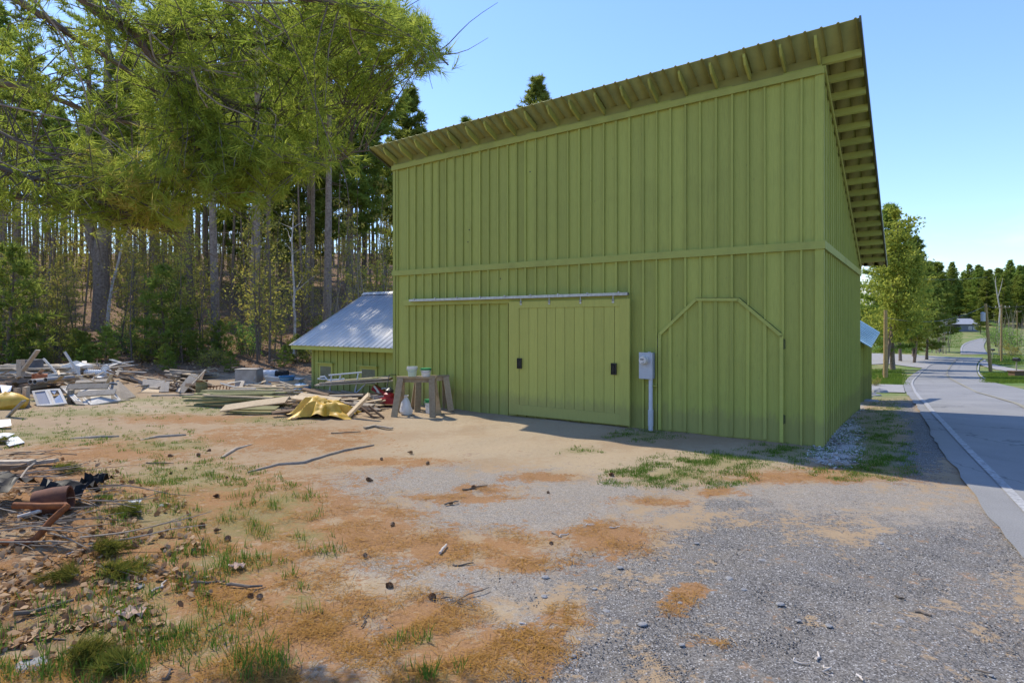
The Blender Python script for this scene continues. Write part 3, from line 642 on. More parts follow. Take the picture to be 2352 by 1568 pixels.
for (xa, za), (xb, zb) in zip(poly, poly[1:]):
    dv = Vector((xb - xa, 0, zb - za)).normalized(); nr = Vector((-dv.z, 0, dv.x)); t_ = .009
    p = [Vector((xa, 0, za)) + nr * .002, Vector((xb, 0, zb)) + nr * .002, Vector((xb, 0, zb)) + nr * t_, Vector((xa, 0, za)) + nr * t_]
    m.hexa([(p[k].x, -.0078, p[k].z) for k in (0, 1, 2, 3)] + [(p[k].x, -.0052, p[k].z) for k in (0, 1, 2, 3)])
m.build('joint', plain('dark_joint', (.03, .032, .012, 1), None, 8, .9), ad)
for cxx, ca, cb in ((1125, 400, 465), (1125, 850, 905), (1990, 405, 478), (1990, 925, 990)):
    x, z1 = WL((cxx / 2.352 + 1450) / 1.2755, (ca / 2.352 + 820) / 1.2755); _, z0 = WL((cxx / 2.352 + 1450) / 1.2755, (cb / 2.352 + 820) / 1.2755)
    m = MB(); m.tube([(x, -.03, z0), (x, -.03, z1)], .014, 8); m.box(x - .03, x + .03, -.022, -.0165, z0 + .01, z1 - .01); m.build('hinge', plain('painted_hinge', (.07, .085, .025, 1), None, 9, .6), ad)
# small nail heads / knot holes in the upper boards
m = MB()
for px_, py_ in ((1078, 528), (1075, 556), (1790/1.47+0, 395), (1150, 640)):
    x, z = WL(px_, py_); m.tube([(x, -.006, z), (x, -.0045, z)], .018, 8)
m.build('knot_hole', BLACKM, barn)
# electric meter
mx, mz = WL((1061 / 2.352 + 1450) / 1.2755, (587 / 2.352 + 820) / 1.2755)
meter = empty('electric_meter', bw(mx, -.035, mz)); meter.rotation_euler = (0, 0, ANG); tag(meter, 'grey electric meter box on a pale conduit between the two barn doors', 'electric meter')
bwid = WL((1105 / 2.352 + 1450) / 1.2755, 850)[0] - WL((1018 / 2.352 + 1450) / 1.2755, 850)[0]; bh = WL(1490, (500 / 2.352 + 820) / 1.2755)[1] - WL(1490, (675 / 2.352 + 820) / 1.2755)[1]
m = MB(); m.box(-bwid / 2, bwid / 2, -.13, 0, -bh / 2, bh / 2); m.box(-bwid / 2 - .008, bwid / 2 + .008, -.145, -.1305, -bh / 2 - .005, bh / 2 + .008); m.tube([(.05, -.07, bh / 2), (.05, -.07, bh / 2 + .02)], .03, 10)
m.box(.01, .12, -.149, -.1455, -bh / 2 + .035, -bh / 2 + .06, .9); bx_ = m.build('meter_box', GREYM, meter)
Mx = Matrix.Rotation(R(90), 3, 'X'); dxx = WL((1052 / 2.352 + 1450) / 1.2755, 842)[0] - mx; dzz = bh * .215; r0 = .085
m = MB(); m.lathe((dxx, -.146, dzz), [(r0 + .012, 0), (r0 + .012, .03), (r0, .032), (r0, .09), (r0 * .9, .11), (0.001, .112)], 24, None, Mx); dl = m.build('meter_dial', WHITEP, meter, smooth=True)
m = MB(); m.box(dxx - .045, dxx + .03, -.2605, -.258, dzz + .01, dzz + .03); m.box(dxx + .01, dxx + .04, -.2605, -.258, dzz - .04, dzz - .032); m.box(dxx - .02, dxx + .03, -.2605, -.258, dzz - .062, dzz - .055); m.build('display', BLACKM, dl)
cxn = WL((1085 / 2.352 + 1450) / 1.2755, 900)[0] - mx
m = MB(); m.tube([(cxn, -.06, -bh / 2), (cxn, -.06, -mz + .34)], .042, 14); m.build('conduit', PVC, meter, smooth=True)
m = MB(); m.tube([(cxn, -.06, -mz + .42), (cxn, -.06, -mz + .09)], .056, 14); m.tube([(cxn, -.06, -mz + .092), (cxn, -.06, -mz - .1)], .047, 14); m.build('coupling', PVC, meter, smooth=True)
m = MB(); m.box(cxn - .09, cxn + .13, -.075, -.0015, -bh / 2 - .155, -bh / 2 - .14); m.build('strap', GREEN_H, meter)

# ------------------------------------------------------------------ low shed at the barn's left
def sheet(parent, name, mat, fn, x0, x1, y0, y1, pitch=.23, ribh=.02, nY=1):
    pr = []; x = x0
    while x < x1: pr += [(x, 0), (x + pitch * .78, 0), (x + pitch * .84, ribh), (x + pitch * .93, ribh), (x + pitch * .985, 0)]; x += pitch
    pr = [p for p in pr if p[0] < x1] + [(x1, 0)]; V = []
    for j in range(nY + 1):
        yy = y0 + (y1 - y0) * j / nY
        for px_, h in pr: V.append((px_, yy, fn(px_, yy) + h))
    n0 = len(V); V += [(a, b_, c - .012) for a, b_, c in V]
    i = np.arange(n0).reshape(nY + 1, len(pr)); q = np.stack([i[:-1, :-1], i[:-1, 1:], i[1:, 1:], i[1:, :-1]], -1).reshape(-1, 4)
    ee = [np.stack([i[0, :-1], i[0, :-1] + n0, i[0, 1:] + n0, i[0, 1:]], -1), np.stack([i[-1, :-1], i[-1, 1:], i[-1, 1:] + n0, i[-1, :-1] + n0], -1), np.stack([i[:-1, 0], i[1:, 0], i[1:, 0] + n0, i[:-1, 0] + n0], -1), np.stack([i[:-1, -1], i[:-1, -1] + n0, i[1:, -1] + n0, i[1:, -1]], -1)]
    return put(name, mesh_np(name, np.array(V), np.concatenate([q, q[:, ::-1] + n0] + ee)), mat, parent)
shed = empty('low_shed', bw(0, 0, 0), ANG); tag(shed, 'low green shed with silvery ribbed metal roof at the left end of the barn', 'shed')
SX0, SX1, SY0, SY1, SYR = -4.95, -.04, 1.05, 7.0, 4.0
m = MB(); x = SX0; ze = 1.50
while x < SX1:
    x2 = min(SX1, x + random.uniform(.26, .36)); m.box(x + .002, x2 - .002, SY0 + random.uniform(-.004, .004), SY0 + .05, -.4, ze + .12)
    m.box(x2 - .025, x2 + .02, SY0 - .03, SY0 - .005, -.3, ze - .02); x = x2
m.box(SX0 - .012, SX0 + .10, SY0 - .034, SY0 - .005, -.3, ze - .02)
m.add([(SX0, SY0 + .05, -.4), (SX0, SY1, -.4), (SX0, SY1, 1.4), (SX0, SYR, 3.25), (SX0, SY0 + .05, 1.5)], [(0, 1, 2, 3, 4)])
m.box(SX0, SX1, SY1 - .05, SY1, -.4, 1.4)
m.build('wall', GREEN, shed)
fz = lambda x, y: 1.50 + (y - .62) * .56
sroof = sheet(shed, 'roof', GALV, fz, -5.66, SX1, .62, SYR - .02, .235, .025)
bz = lambda x, y: fz(0, SYR) - (y - SYR) * .56
sheet(shed, 'roof', GALV, bz, -5.66, SX1, SYR + .02, 7.4, .235, .025)
m = MB(); zr = fz(0, SYR)
m.hexa([(-5.68, SYR - .14, zr - .05), (SX1, SYR - .14, zr - .05), (SX1, SYR + .14, zr - .05), (-5.68, SYR + .14, zr - .05), (-5.68, SYR - .02, zr + .05), (SX1, SYR - .02, zr + .05), (SX1, SYR + .02, zr + .05), (-5.68, SYR + .02, zr + .05)])
m.build('ridge_cap', GALV, sroof)
m = MB(); m.hexa([(-5.60, .66, 1.36), (SX1, .66, 1.36), (SX1, .70, 1.36), (-5.60, .70, 1.36), (-5.60, .66, 1.50), (SX1, .66, 1.50), (SX1, .70, 1.50), (-5.60, .70, 1.50)])
m.hexa([(-5.60, .702, 1.37), (-5.56, .702, 1.37), (-5.56, SYR, fz(0, SYR) - .16), (-5.60, SYR, fz(0, SYR) - .16), (-5.60, .702, 1.5), (-5.56, .702, 1.5), (-5.56, SYR, fz(0, SYR) - .014), (-5.60, SYR, fz(0, SYR) - .014)])
m.build('fascia', GREEN_H, sroof)
for cx0, cx1, ct, cb in ((1095, 1235, 708, 860), (1448, 1618, 732, 900)):
    xa, z1 = WL((cx0 / 2.94 + 560) / 1.2755, (ct / 2.94 + 820) / 1.2755, SY0); xb, _ = WL((cx1 / 2.94 + 560) / 1.2755, 840, SY0); z0 = WL((cx0 / 2.94 + 560) / 1.2755, (cb / 2.94 + 820) / 1.2755, SY0)[1]
    m = MB(); m.box(xa + .06, xb - .06, SY0 - .038, SY0 - .0075, z0, z1 - .03); wv = m.build('window', GREEN_DOOR, shed)
    m = MB(); m.box(xa + .16, xb - .14, SY0 - .042, SY0 - .0385, z0 + .06, z1 - .12); m.build('pane', plain('dusty_green_glass', (.16, .17, .09, 1), (.10, .10, .06, 1), 4, .35), wv)
    m = MB(); m.box(xa, xb, SY0 - .12, SY0 - .031, z1 - .028, z1 + .01); m.build('sill', GREEN_H, wv)

# ------------------------------------------------------------------ small lean-to behind the right end
lean = empty('lean_to', bw(WB, DB, 0), ANG); tag(lean, 'small lean-to with pale blue metal roof behind the right end of the barn', 'shed')
A_ = P(2001, 797, 19.0); B_ = P(2021, 763, 23.6); T_ = P(1962, 727, 24.2); D_ = P(1958, 772, 19.4)
def lw(p, dz=0): return (lean.rotation_euler.to_matrix().inverted() @ (Vector(p) - Vector(lean.location))) + Vector((0, 0, dz))
m = MB(); q4 = [D_, A_, B_, T_]
m.hexa([lw(p, -.03) for p in q4] + [lw(p) for p in q4])
for k in range(1, 12):
    a0, a1 = D_.lerp(T_, k / 12), A_.lerp(B_, k / 12); m.beam(lw(a0, .012), lw(a1, .012), .05, .025)
m.build('roof', BLUEROOF, lean)
c0 = P(1960, 937, 18.2); c1 = P(1999, 905, 21.8); m = MB()
for k in range(12):
    pa, pb = c0.lerp(c1, k / 12), c0.lerp(c1, (k + .97) / 12); zt2 = 1.62
    n_ = Vector((DX, DY, 0)) * -.05; o = random.uniform(-.01, .01); oo = Vector((DX * o, DY * o, 0))
    base = [Vector((p.x, p.y, -.9)) for p in (pa, pb)]
    m.hexa([lw(base[0] + oo), lw(base[1] + oo), lw(base[1] + n_), lw(base[0] + n_)] + [lw(Vector((v.x, v.y, zt2))) for v in (base[0] + oo, base[1] + oo, base[1] + n_, base[0] + n_)])
    m.beam(lw(pb + Vector((DX * .02, DY * .02, -.9))), lw(Vector((pb.x + DX * .02, pb.y + DY * .02, zt2))), .05, .03)
k0 = Vector((c0.x - DX * 2, c0.y - DY * 2, 0)); m.hexa([lw((c0.x, c0.y, -.6)), lw((c0.x + NX * .05, c0.y + NY * .05, -.6)), lw((k0.x + NX * .05, k0.y + NY * .05, -.6)), lw((k0.x, k0.y, -.6))] + [lw((p[0], p[1], 1.75)) for p in ((c0.x, c0.y), (c0.x + NX * .05, c0.y + NY * .05), (k0.x + NX * .05, k0.y + NY * .05), (k0.x, k0.y))])
m.build('wall', GREEN, lean)
# ------------------------------------------------------------------ vegetation builders
def tuft_template(n, L, w, spread, seed):
    r = np.random.default_rng(seed); V = []; Fc = []
    for k in range(n):
        th = r.uniform(0, 2 * np.pi); ph = spread * np.sqrt(r.uniform(.05, 1)); l = L * r.uniform(.7, 1.1)
        d = np.array([np.sin(ph) * np.cos(th), np.sin(ph) * np.sin(th), np.cos(ph)]); s = np.cross(d, r.normal(size=3)); s /= np.linalg.norm(s)
        b = len(V); off = np.array([0, 0, r.uniform(-.3, .15) * L])
        V += [off - s * w / 2, off + s * w / 2, off + d * l]; Fc.append((b, b + 1, b + 2))
    return np.array(V), np.array(Fc)
TUFT_FAR = [tuft_template(9, .40, .075, 1.25, s) for s in (1, 2, 3)]
TUFT_NEAR = [tuft_template(13, .125, .0068, 1.0, s) for s in (4, 5, 6)]
LEAFT = (np.array([[0, 0, 0], [.5, .0, .28], [1, 0, 0], [.5, 0, -.28]]), np.array([[0, 1, 2, 3]]))
def tufts_mesh(name, pos, dirs, scale, temps, var):
    pos = np.asarray(pos); n = len(pos); which = rng.integers(0, len(temps), n); parts = []
    M = frames(np.asarray(dirs), rng.uniform(0, 6.28, n))
    for k, (tv, tf) in enumerate(temps):
        s = which == k
        if s.any(): parts.append(scatter(tv, tf, M[s], pos[s], scale[s], var[s]))
    V, Fc, a = joinparts(parts); a = np.clip(a + rng.uniform(-.12, .12, len(a)), 0, 1)
    return mesh_np(name, V, Fc, a)
def curve_pts(p, d, L, n, droop, wob, r):
    p = Vector(p); d = Vector(d).normalized(); pts = [p.copy()]
    for k in range(n):
        d = (d + Vector((r.uniform(-wob, wob), r.uniform(-wob, wob), r.uniform(-wob, wob) * .6 + droop))).normalized()
        p = p + d * (L / n); pts.append(p.copy())
    return pts
def pine(seed, H, cb, Rmax, r0, nl=46, tpl=26, dead=22, flat=.35, tscale=1.0, lean_=.02):
    r = random.Random(seed); tr = MB(); n = 14; ph = r.uniform(0, 6); pts = []; 
    for k in range(n + 1):
        t = k / n; pts.append(Vector((lean_ * H * t * math.cos(ph) + .05 * math.sin(5 * t + ph), lean_ * H * t * math.sin(ph) + .05 * math.cos(4 * t), H * t - (.4 if k == 0 else 0))))
    def at(t):
        k = min(int(t * n), n - 1); return pts[k].lerp(pts[k + 1], t * n - k)
    rad = [r0 * (1.25 if k == 0 else 1) * (1 - .93 * (k / n) ** 1.1) + .008 for k in range(n + 1)]
    tr.tube(pts, rad, 9, r.random())
    pos, dr, var, sc = [], [], [], []
    for j in range(nl):
        u = (j + r.random()) / nl; t = cb + (1 - cb) * u ** .9; t = min(t, .985); az = j * 2.399 + r.uniform(-.4, .4)
        prof = (math.sin(min(1, (1 - u) * 1.25 + .06) * 1.35) ** .85) * (.55 + .45 * min(1, u * 4 + .3)); L = Rmax * prof * r.uniform(.65, 1.15)
        d = Vector((math.cos(az), math.sin(az), r.uniform(-.05, .25) + .65 * u * u)); base = at(t)
        lp = curve_pts(base, d, L, 5, .02 + .05 * u, .10, r); rr = max(.008, rad[int(t * n)] * .30)
        tr.tube(lp, [rr * (1 - .8 * k / 5) + .004 for k in range(6)], 4, r.random(), False)
        side = Vector((-math.sin(az), math.cos(az), 0)); vb = r.uniform(0, .8)
        nt = max(5, int(tpl * (L / Rmax + .25)))
        for q in range(nt):
            s = .28 + .75 * (q + r.random()) / nt; k = min(int(s * 5), 4); c = lp[k].lerp(lp[k + 1], min(s * 5 - k, 1.3))
            lat = r.gauss(0, 1) * .26 * L * (1.15 - .6 * s); c = c + side * lat + Vector((0, 0, r.gauss(0, .06) * flat * 2 - abs(lat) * .06))
            dd = (lp[-1] - lp[0]).normalized() * .8 + side * (lat / max(L, .1)) * 2 + Vector((0, 0, r.uniform(.1, .7)))
            pos.append(c); dr.append(dd); var.append(min(.85, max(0, vb * .6 + r.uniform(0, .4)))); sc.append(tscale * r.uniform(.75, 1.3))
    for j in range(dead):
        t = r.uniform(.10, cb + .1); az = r.uniform(0, 6.28); b = at(t); L = r.uniform(.4, 1.6) * (Rmax / 3)
        lp = curve_pts(b, (math.cos(az), math.sin(az), r.uniform(-.3, .25)), L, 3, -.05, .2, r)
        tr.tube(lp, [.018, .012, .008, .004], 3, r.random(), False)
    return tr.mesh('trunk', True), tufts_mesh('crown', [tuple(p) for p in pos], [tuple(d) for d in dr], np.array(sc), TUFT_FAR, np.array(var))
def leafy(seed, H, r0, spread, nstem, nb, npl, size, low=.15, up=.6, lean_=.05):
    """broad-leaved tree or sapling: stems, twigs and many small leaf faces"""
    r = random.Random(seed); tr = MB(); pos, dr, var = [], [], []
    for s in range(nstem):
        az = r.uniform(0, 6.28); d = Vector((math.cos(az) * lean_ * (1 if nstem > 1 else .4), math.sin(az) * lean_, 1))
        hh = H * (1 if s == 0 else r.uniform(.6, .95)); pts = curve_pts((r.uniform(-.1, .1) * nstem * .3, r.uniform(-.1, .1) * nstem * .3, -.2), d, hh, 9, 0, .07, r)
        rd = [r0 * (1 - .92 * k / 9) + .004 for k in range(10)]; tr.tube(pts, rd, 6, r.random(), False)
        for j in range(nb):
            u = low + (1 - low) * (j + r.random()) / nb; k = min(int(u * 9), 8); b = pts[k].lerp(pts[k + 1], u * 9 - k); a2 = r.uniform(0, 6.28)
            L = spread * (1.1 - .75 * u) * r.uniform(.5, 1.2); lp = curve_pts(b, (math.cos(a2), math.sin(a2), up * r.uniform(.2, 1.4)), L, 4, .02, .16, r)
            tr.tube(lp, [max(.004, rd[k] * .4), .006, .005, .004, .003], 3, r.random(), False)
            vb = r.random() * .6
            for q in range(npl):
                f = r.uniform(.2, 1.05) * 4; kk = min(int(f), 3); c = lp[kk].lerp(lp[kk + 1], f - kk) + Vector((r.gauss(0, 1), r.gauss(0, 1), r.gauss(0, .7))) * .13 * L
                pos.append(tuple(c)); dr.append((r.gauss(0, 1), r.gauss(0, 1), r.gauss(0, .8))); var.append(min(1, vb + r.uniform(0, .4)))
    n = len(pos); V, Fc, a = scatter(LEAFT[0] - np.array([.5, 0, 0]), [LEAFT[1]], frames(np.array(dr), rng.uniform(0, 6.28, n)), np.array(pos), size * rng.uniform(.6, 1.4, n), np.array(var))
    return tr.mesh('trunk'), mesh_np('crown', V, Fc, a)
def plant(kind, meshes, mats, loc, rz, s, label, cat, group=None, zs=None):
    root = empty(kind, loc, rz); root.scale = (s, s, zs or s); tag(root, label, cat, group)
    for nm, me, mt in zip(('trunk', 'crown'), meshes, mats): put(nm, me, mt, root)
    return root
PV = [pine(11, 24, .55, 2.9, .23, 44, 24), pine(12, 22, .62, 2.4, .19, 36, 22), pine(13, 26, .50, 3.3, .27, 48, 26), pine(14, 20, .68, 2.0, .15, 28, 20, 30), pine(15, 23, .6, 2.6, .18, 34, 22, 34)]
THIN = [pine(21, 17, .74, 1.3, .085, 20, 14, 26, lean_=.04), pine(22, 19, .78, 1.4, .10, 18, 14, 30, lean_=.03), pine(23, 15, .7, 1.2, .07, 18, 14, 26, lean_=.06)]
FULL = [pine(31, 22, .12, 4.6, .30, 84, 46, 6, tscale=1.5), pine(32, 24, .2, 4.2, .30, 76, 44, 6, tscale=1.5), pine(33, 18, .08, 3.6, .24, 70, 42, 4, tscale=1.35)]
YOUNG = [pine(41, 2.6, .05, 1.15, .035, 26, 14, 0, tscale=.55), pine(42, 3.6, .05, 1.4, .05, 30, 14, 0, tscale=.6)]
SAP = [leafy(51, 7.5, .035, 1.7, 2, 24, 16, .13), leafy(52, 6.0, .03, 1.5, 3, 16, 16, .13, .1), leafy(53, 9.0, .05, 2.0, 1, 40, 16, .14, .1)]
BUSH = [leafy(61, 2.0, .02, 1.0, 6, 10, 14, .085, .1, .7, .3), leafy(62, 1.5, .016, .9, 7, 8, 16, .08, .1, .7, .4)]
BARE = [leafy(71, 12, .09, 2.6, 2, 34, 3, .06, .25, .8, .08), leafy(72, 9, .06, 2.2, 3, 26, 3, .06, .2, .9, .12)]
BROAD = [leafy(81, 13, .16, 3.6, 2, 60, 90, .24, .26, .5, .08), leafy(82, 10, .12, 3.0, 3, 40, 80, .22, .34, .6, .12)]
BM, BD = (BARK, PINE), (BARKD, PINE)

# --- the woods behind the yard
def gl(px, Y): 
    X = (px - CX) / F * Y; return Vector((X, Y, hzf(X, Y)))
special = []
def sp(kind, mesh, mats, px, Y, s, label, cat='tree', rz=None, zs=None):
    special.append((px, Y)); return plant(kind, mesh, mats, gl(px, Y), rz if rz is not None else random.uniform(0, 6.28), s, label, cat, None, zs)
# twin-trunked old pine
def twin():
    c, f = pine(90, 25, .5, 3.4, .34, 46, 30, 20); c2, f2 = pine(91, 23, .5, 3.0, .22, 36, 28, 20)
    root = empty('twin_trunk_pine', gl(228, 40)); tag(root, 'big old pine forking into two trunks behind the junk heap, beside a crooked birch', 'tree')
    t = MB(); t.tube([(0, 0, -.5), (0, 0, .6), (.06, 0, 2.5), (.02, 0, 4.6), (.12, 0, 5.6), (.42, .05, 6.8), (.50, .1, 8.5), (.44, .1, 12), (.5, .1, 17), (.5, .1, 24)], [.58, .46, .40, .40, .42, .40, .37, .30, .22, .04], 14, .5)
    t.tube([(-.05, 0, 4.3), (-.30, 0, 5.0), (-.62, 0, 6.0), (-.70, 0, 7.4), (-.66, 0, 10), (-.7, 0, 15), (-.6, 0, 21)], [.30, .29, .28, .27, .22, .16, .04], 12, .4)
    rr = random.Random(4)
    for k in range(16):
        z = rr.uniform(6, 14); a = rr.uniform(0, 6.28); t.tube(curve_pts((.45 if k % 2 else -.66, 0, z), (math.cos(a), math.sin(a), rr.uniform(-.2, .3)), rr.uniform(.8, 2.4), 4, -.03, .2, rr), [.035, .028, .02, .012, .006], 4, rr.random(), False)
    t.build('trunk', BARK, root, smooth=True); put('crown', f, PINE, root)
    special.append((228, 40))
twin()
def birch(px, Y, H, crook, label, seed, r0=.10):
    rr = random.Random(seed); root = empty('birch', gl(px, Y)); tag(root, label, 'tree'); t = MB()
    pts = [Vector((0, 0, -.3))] + [Vector((crook(k / 11) + rr.uniform(-.03, .03), rr.uniform(-.05, .05), H * k / 11)) for k in range(1, 12)]
    t.tube(pts, [r0 * (1 - .8 * k / 11) + .012 for k in range(12)], 9, .6); 
    for k in range(10):
        j = rr.randint(4, 10); a = rr.uniform(0, 6.28); t.tube(curve_pts(pts[j], (math.cos(a), math.sin(a) * .5, rr.uniform(.3, 1.2)), rr.uniform(.6, 1.6), 4, .03, .2, rr), [.022, .016, .011, .008, .004], 4, .3, False)
    t.build('trunk', BIRCH, root, smooth=True)
    pos = []
    for k in range(160): 
        j = rr.randint(6, 11); p = pts[j]; pos.append((p.x + rr.gauss(0, .6), p.y + rr.gauss(0, .6), p.z + rr.gauss(0, .5)))
    n = len(pos); V, Fc, a = scatter(LEAFT[0], [LEAFT[1]], frames(rng.normal(size=(n, 3)), rng.uniform(0, 6.28, n)), np.array(pos), .09 * rng.uniform(.6, 1.3, n), rng.uniform(0, 1, n)); put('crown', mesh_np('crown', V, Fc, a), SPRING, root)
    special.append((px, Y))
birch(243, 36, 7.6, lambda t: .15 + .75 * t - .55 * math.sin(3.2 * t) * .6 + .9 * max(0, t - .15), 'crooked pale birch leaning right beside the forked pine trunk', 3, .10)
birch(674, 31, 7.2, lambda t: .05 * math.sin(6 * t), 'slim straight pale birch rising just left of the low shed roof', 5, .065)
sp('pine_tree', PV[0], BM, 496, 33, 1.0, 'tall straight pine with bare grey trunk at the wood edge behind the lumber')
sp('pine_tree', PV[2], BM, 748, 37, .95, 'stout grey-barked pine behind the low shed roof, right of the slim birch')
sp('pine_tree', PV[4], BD, 436, 33.5, .95, 'dark narrow pine trunk between the forked pine and the straight grey pine')
sp('pine_tree', PV[1], BD, 712, 44, 1.0, 'slender dark pine just left of the stout grey pine behind the low shed')
sp('pine_tree', FULL[1], (BARK, PINE), 800, 52, 1.18, 'broad tall green pine towering against the sky left of the barn roof')
sp('pine_tree', FULL[0], (BARK, PINE), 690, 58, 1.20, 'dense full-crowned pine left of the towering pine beside the barn roof')
sp('spruce_tree', FULL[2], (BARKD, PINE), 938, 62, 1.12, 'small pointed conifer top showing just above the left corner of the barn roof')
sp('spruce_tree', FULL[1], (BARKD, PINE), 1230, 78, 1.06, 'pointed conifer top rising behind the middle of the barn roof')
sp('spruce_tree', FULL[2], (BARKD, PINEF), 1075, 80, 1.12, 'smallest conifer tip just peeping over the barn roof')
sp('pine_tree', FULL[0], (BARK, PINE), 560, 66, 1.25, 'full green pine high behind the middle of the woods')
# trunks crowding the slope
def free(px, Y, d=14): return all(abs(px - a) > d * 30 / max(Y, 30) or Y > b + 4 for a, b in special)
GP = 'pines crowding the wooded slope behind the yard'; GTh = 'thin bare trunks crowding the wooded slope'
n = 0
while n < 78:
    Y = 31 + 75 * random.random() ** 1.25; px = random.uniform(-420, 905)
    if not free(px, Y): continue
    special.append((px, Y)); n += 1
    k = random.randrange(len(PV)); plant('pine_tree', PV[k], (BARK if random.random() < .5 else BARKD, PINE), gl(px, Y), random.uniform(0, 6.28), random.uniform(.85, 1.12), 'one of the tall high-crowned pines crowding the wooded slope behind the yard', 'tree', GP)
n = 0
while n < 160:
    Y = 30 + 58 * random.random() ** 1.1; px = random.uniform(-380, 905)
    if not free(px, Y, 7): continue
    special.append((px, Y)); n += 1
    plant('thin_tree', THIN[random.randrange(3)], (BARKD if random.random() < .6 else TWIG, PINE), gl(px, Y), random.uniform(0, 6.28), random.uniform(.75, 1.15), 'one of the thin bare-stemmed young trees between the bigger pines of the wooded slope', 'tree', GTh)
n = 0
while n < 200:
    Y = 28.5 + 50 * random.random() ** 1.5; px = random.uniform(-380, 905)
    if any(abs(px - c_) < w_ and Y < y_ for c_, w_, y_ in ((232, 44, 41), (496, 22, 34), (674, 18, 32), (748, 26, 38))): continue
    n += 1
    plant('beech_sapling', SAP[random.randrange(3)], (TWIG, SPRING), gl(px, Y), random.uniform(0, 6.28), random.uniform(.6, 1.15), 'one of the yellow-green saplings in new leaf under the pines of the wooded slope', 'sapling', 'spring saplings under the pines')
for px, Y, s, lab in ((375, 29.5, 1.25, 'bushy blue-green young pine before the dark trunks of the woods'), (25, 27, 1.5, 'feathery bright young pine at the far left edge above the junk heap'), (420, 28.5, .9, 'low dark young pine right of the bushy blue-green one at the wood edge')):
    plant('young_pine', YOUNG[1 if px != 420 else 0], (BARKD, FRESH if px == 25 else PINE), gl(px, Y), random.uniform(0, 6), s, lab, 'young tree')
for k in range(34):
    px = random.uniform(-250, 690) if k > 8 else random.uniform(-150, 260); Y = random.uniform(26.3, 30)
    plant('young_pine', YOUNG[k % 2], (BARKD, FRESH), gl(px, Y), random.uniform(0, 6.28), random.uniform(.28, .55), 'one of the small fresh green pine seedlings along the edge of the woods', 'young tree', 'pine seedlings along the wood edge')
for k in range(24):
    px = random.uniform(-260, 190); Y = random.uniform(27.2, 33); s_ = random.uniform(.45, .85)
    plant('beech_sapling', SAP[k % 3], (TWIG, SPRING), gl(px, Y), random.uniform(0, 6.28), s_, 'one of the yellow-green saplings in new leaf under the pines of the wooded slope', 'sapling', 'spring saplings under the pines')
for k in range(44):
    px = random.uniform(-260, 800); Y = random.uniform(27.5, 40)
    if abs(px - 232) < 40: px -= 90
    plant('spring_shrub', BUSH[k % 2], (TWIG, SPRING if k % 3 else FRESH), gl(px, Y), random.uniform(0, 6.28), random.uniform(.6, 1.2), 'one of the low leafing shrubs on the floor of the woods', 'shrub', 'low shrubs on the floor of the woods')
for k in range(40):
    px = random.uniform(-1500, -420); Y = random.uniform(28, 60)
    if k % 2: plant('pine_tree', PV[k % 5], BM, gl(px, Y), k, random.uniform(.85, 1.1), 'one of the tall high-crowned pines crowding the wooded slope behind the yard', 'tree', GP)
    else: plant('beech_sapling', SAP[k % 3], (TWIG, SPRING), gl(px, Y), k, random.uniform(.6, 1.1), 'one of the yellow-green saplings in new leaf under the pines of the wooded slope', 'sapling', 'spring saplings under the pines')
for k in range(5):
    px = (790, 830, 868, 892, 760)[k]; Y = (33, 30, 29, 31, 36)[k]
    plant('bare_shrub', BARE[1], (PALETWIG, SPRING), gl(px, Y), k * 1.3, .62, 'one of the pale budding shrubs rising behind the low shed roof', 'shrub', 'budding shrubs behind the low shed')
# far part of the woods reads as one mass
V_, F_, A_l = [], [], []
tv, tf, ta = [], [], []
mt = MB()
for k in range(210):
    Y = random.uniform(85, 150); px = random.uniform(-500, 930); g = gl(px, Y); h = random.uniform(16, 22)
    mt.tube([g, g + Vector((random.uniform(-.5, .5), 0, h))], [.16, .06], 5, random.random(), False)
tag(mt.build('far_woods', BARKD), 'dim far trunks deep in the wooded slope', 'woods', None, 'stuff')
pos = []; dirs = []
for k in range(3800):
    Y = random.uniform(85, 150); px = random.uniform(-500, 930); g = gl(px, Y); z = abs(random.gauss(0, 1)); pos.append((g.x, g.y, g.z + (random.uniform(12, 21) if k % 5 == 0 else random.uniform(.3, 9)))); dirs.append((random.gauss(0, 1), random.gauss(0, 1), random.gauss(.5, 1)))
tag(put('far_foliage', tufts_mesh('far_foliage', pos, dirs, rng.uniform(1.1, 2.4, 3800), TUFT_FAR, rng.uniform(0, 1, 3800)), SPRING), 'dim far foliage deep in the wooded slope', 'woods', None, 'stuff')

# --- beyond the barn, along the road
def gr(px, Y): return gl(px, Y)
def rp_(kind, me, mats, px, Y, s, label, cat='tree', zs=None, group=None): return plant(kind, me, mats, gr(px, Y), random.uniform(0, 6.28), s, label, cat, group, zs)
rp_('roadside_tree', BROAD[0], (BARKD, YELLEAF), 2032, 53, 1.12, 'yellow-green leafing tree right behind the barn corner, over the roadside pole')
rp_('pine_tree', FULL[0], (BARKD, PINE), 2050, 70, .86, 'tall pine with feathery side boughs behind the yellow-green roadside tree')
rp_('roadside_tree', BROAD[1], (BARKD, YELLEAF), 1975, 64, 1.15, 'lower yellow-green tree hugging the back corner of the barn')
rp_('roadside_tree', BROAD[1], (BARKD, YELLEAF), 2100, 84, 1.2, 'golden-budded tree between the roadside pine and the dark pines')
rp_('pine_tree', FULL[2], (BARKD, PINE), 2128, 92, .78, 'dark spreading pine beyond the grassy bank of the side road')
rp_('pine_tree', FULL[1], (BARKD, PINE), 2068, 88, .70, 'dark pine low behind the golden-budded tree')
rp_('pine_tree', FULL[1], (BARKD, PINEF), 2098, 100, .82, 'dark pine behind the bushes of the grassy bank')
rp_('pine_tree', FULL[0], (BARKD, PINEF), 2158, 150, 1.0, 'dark pine left of the far house, above the descending road')
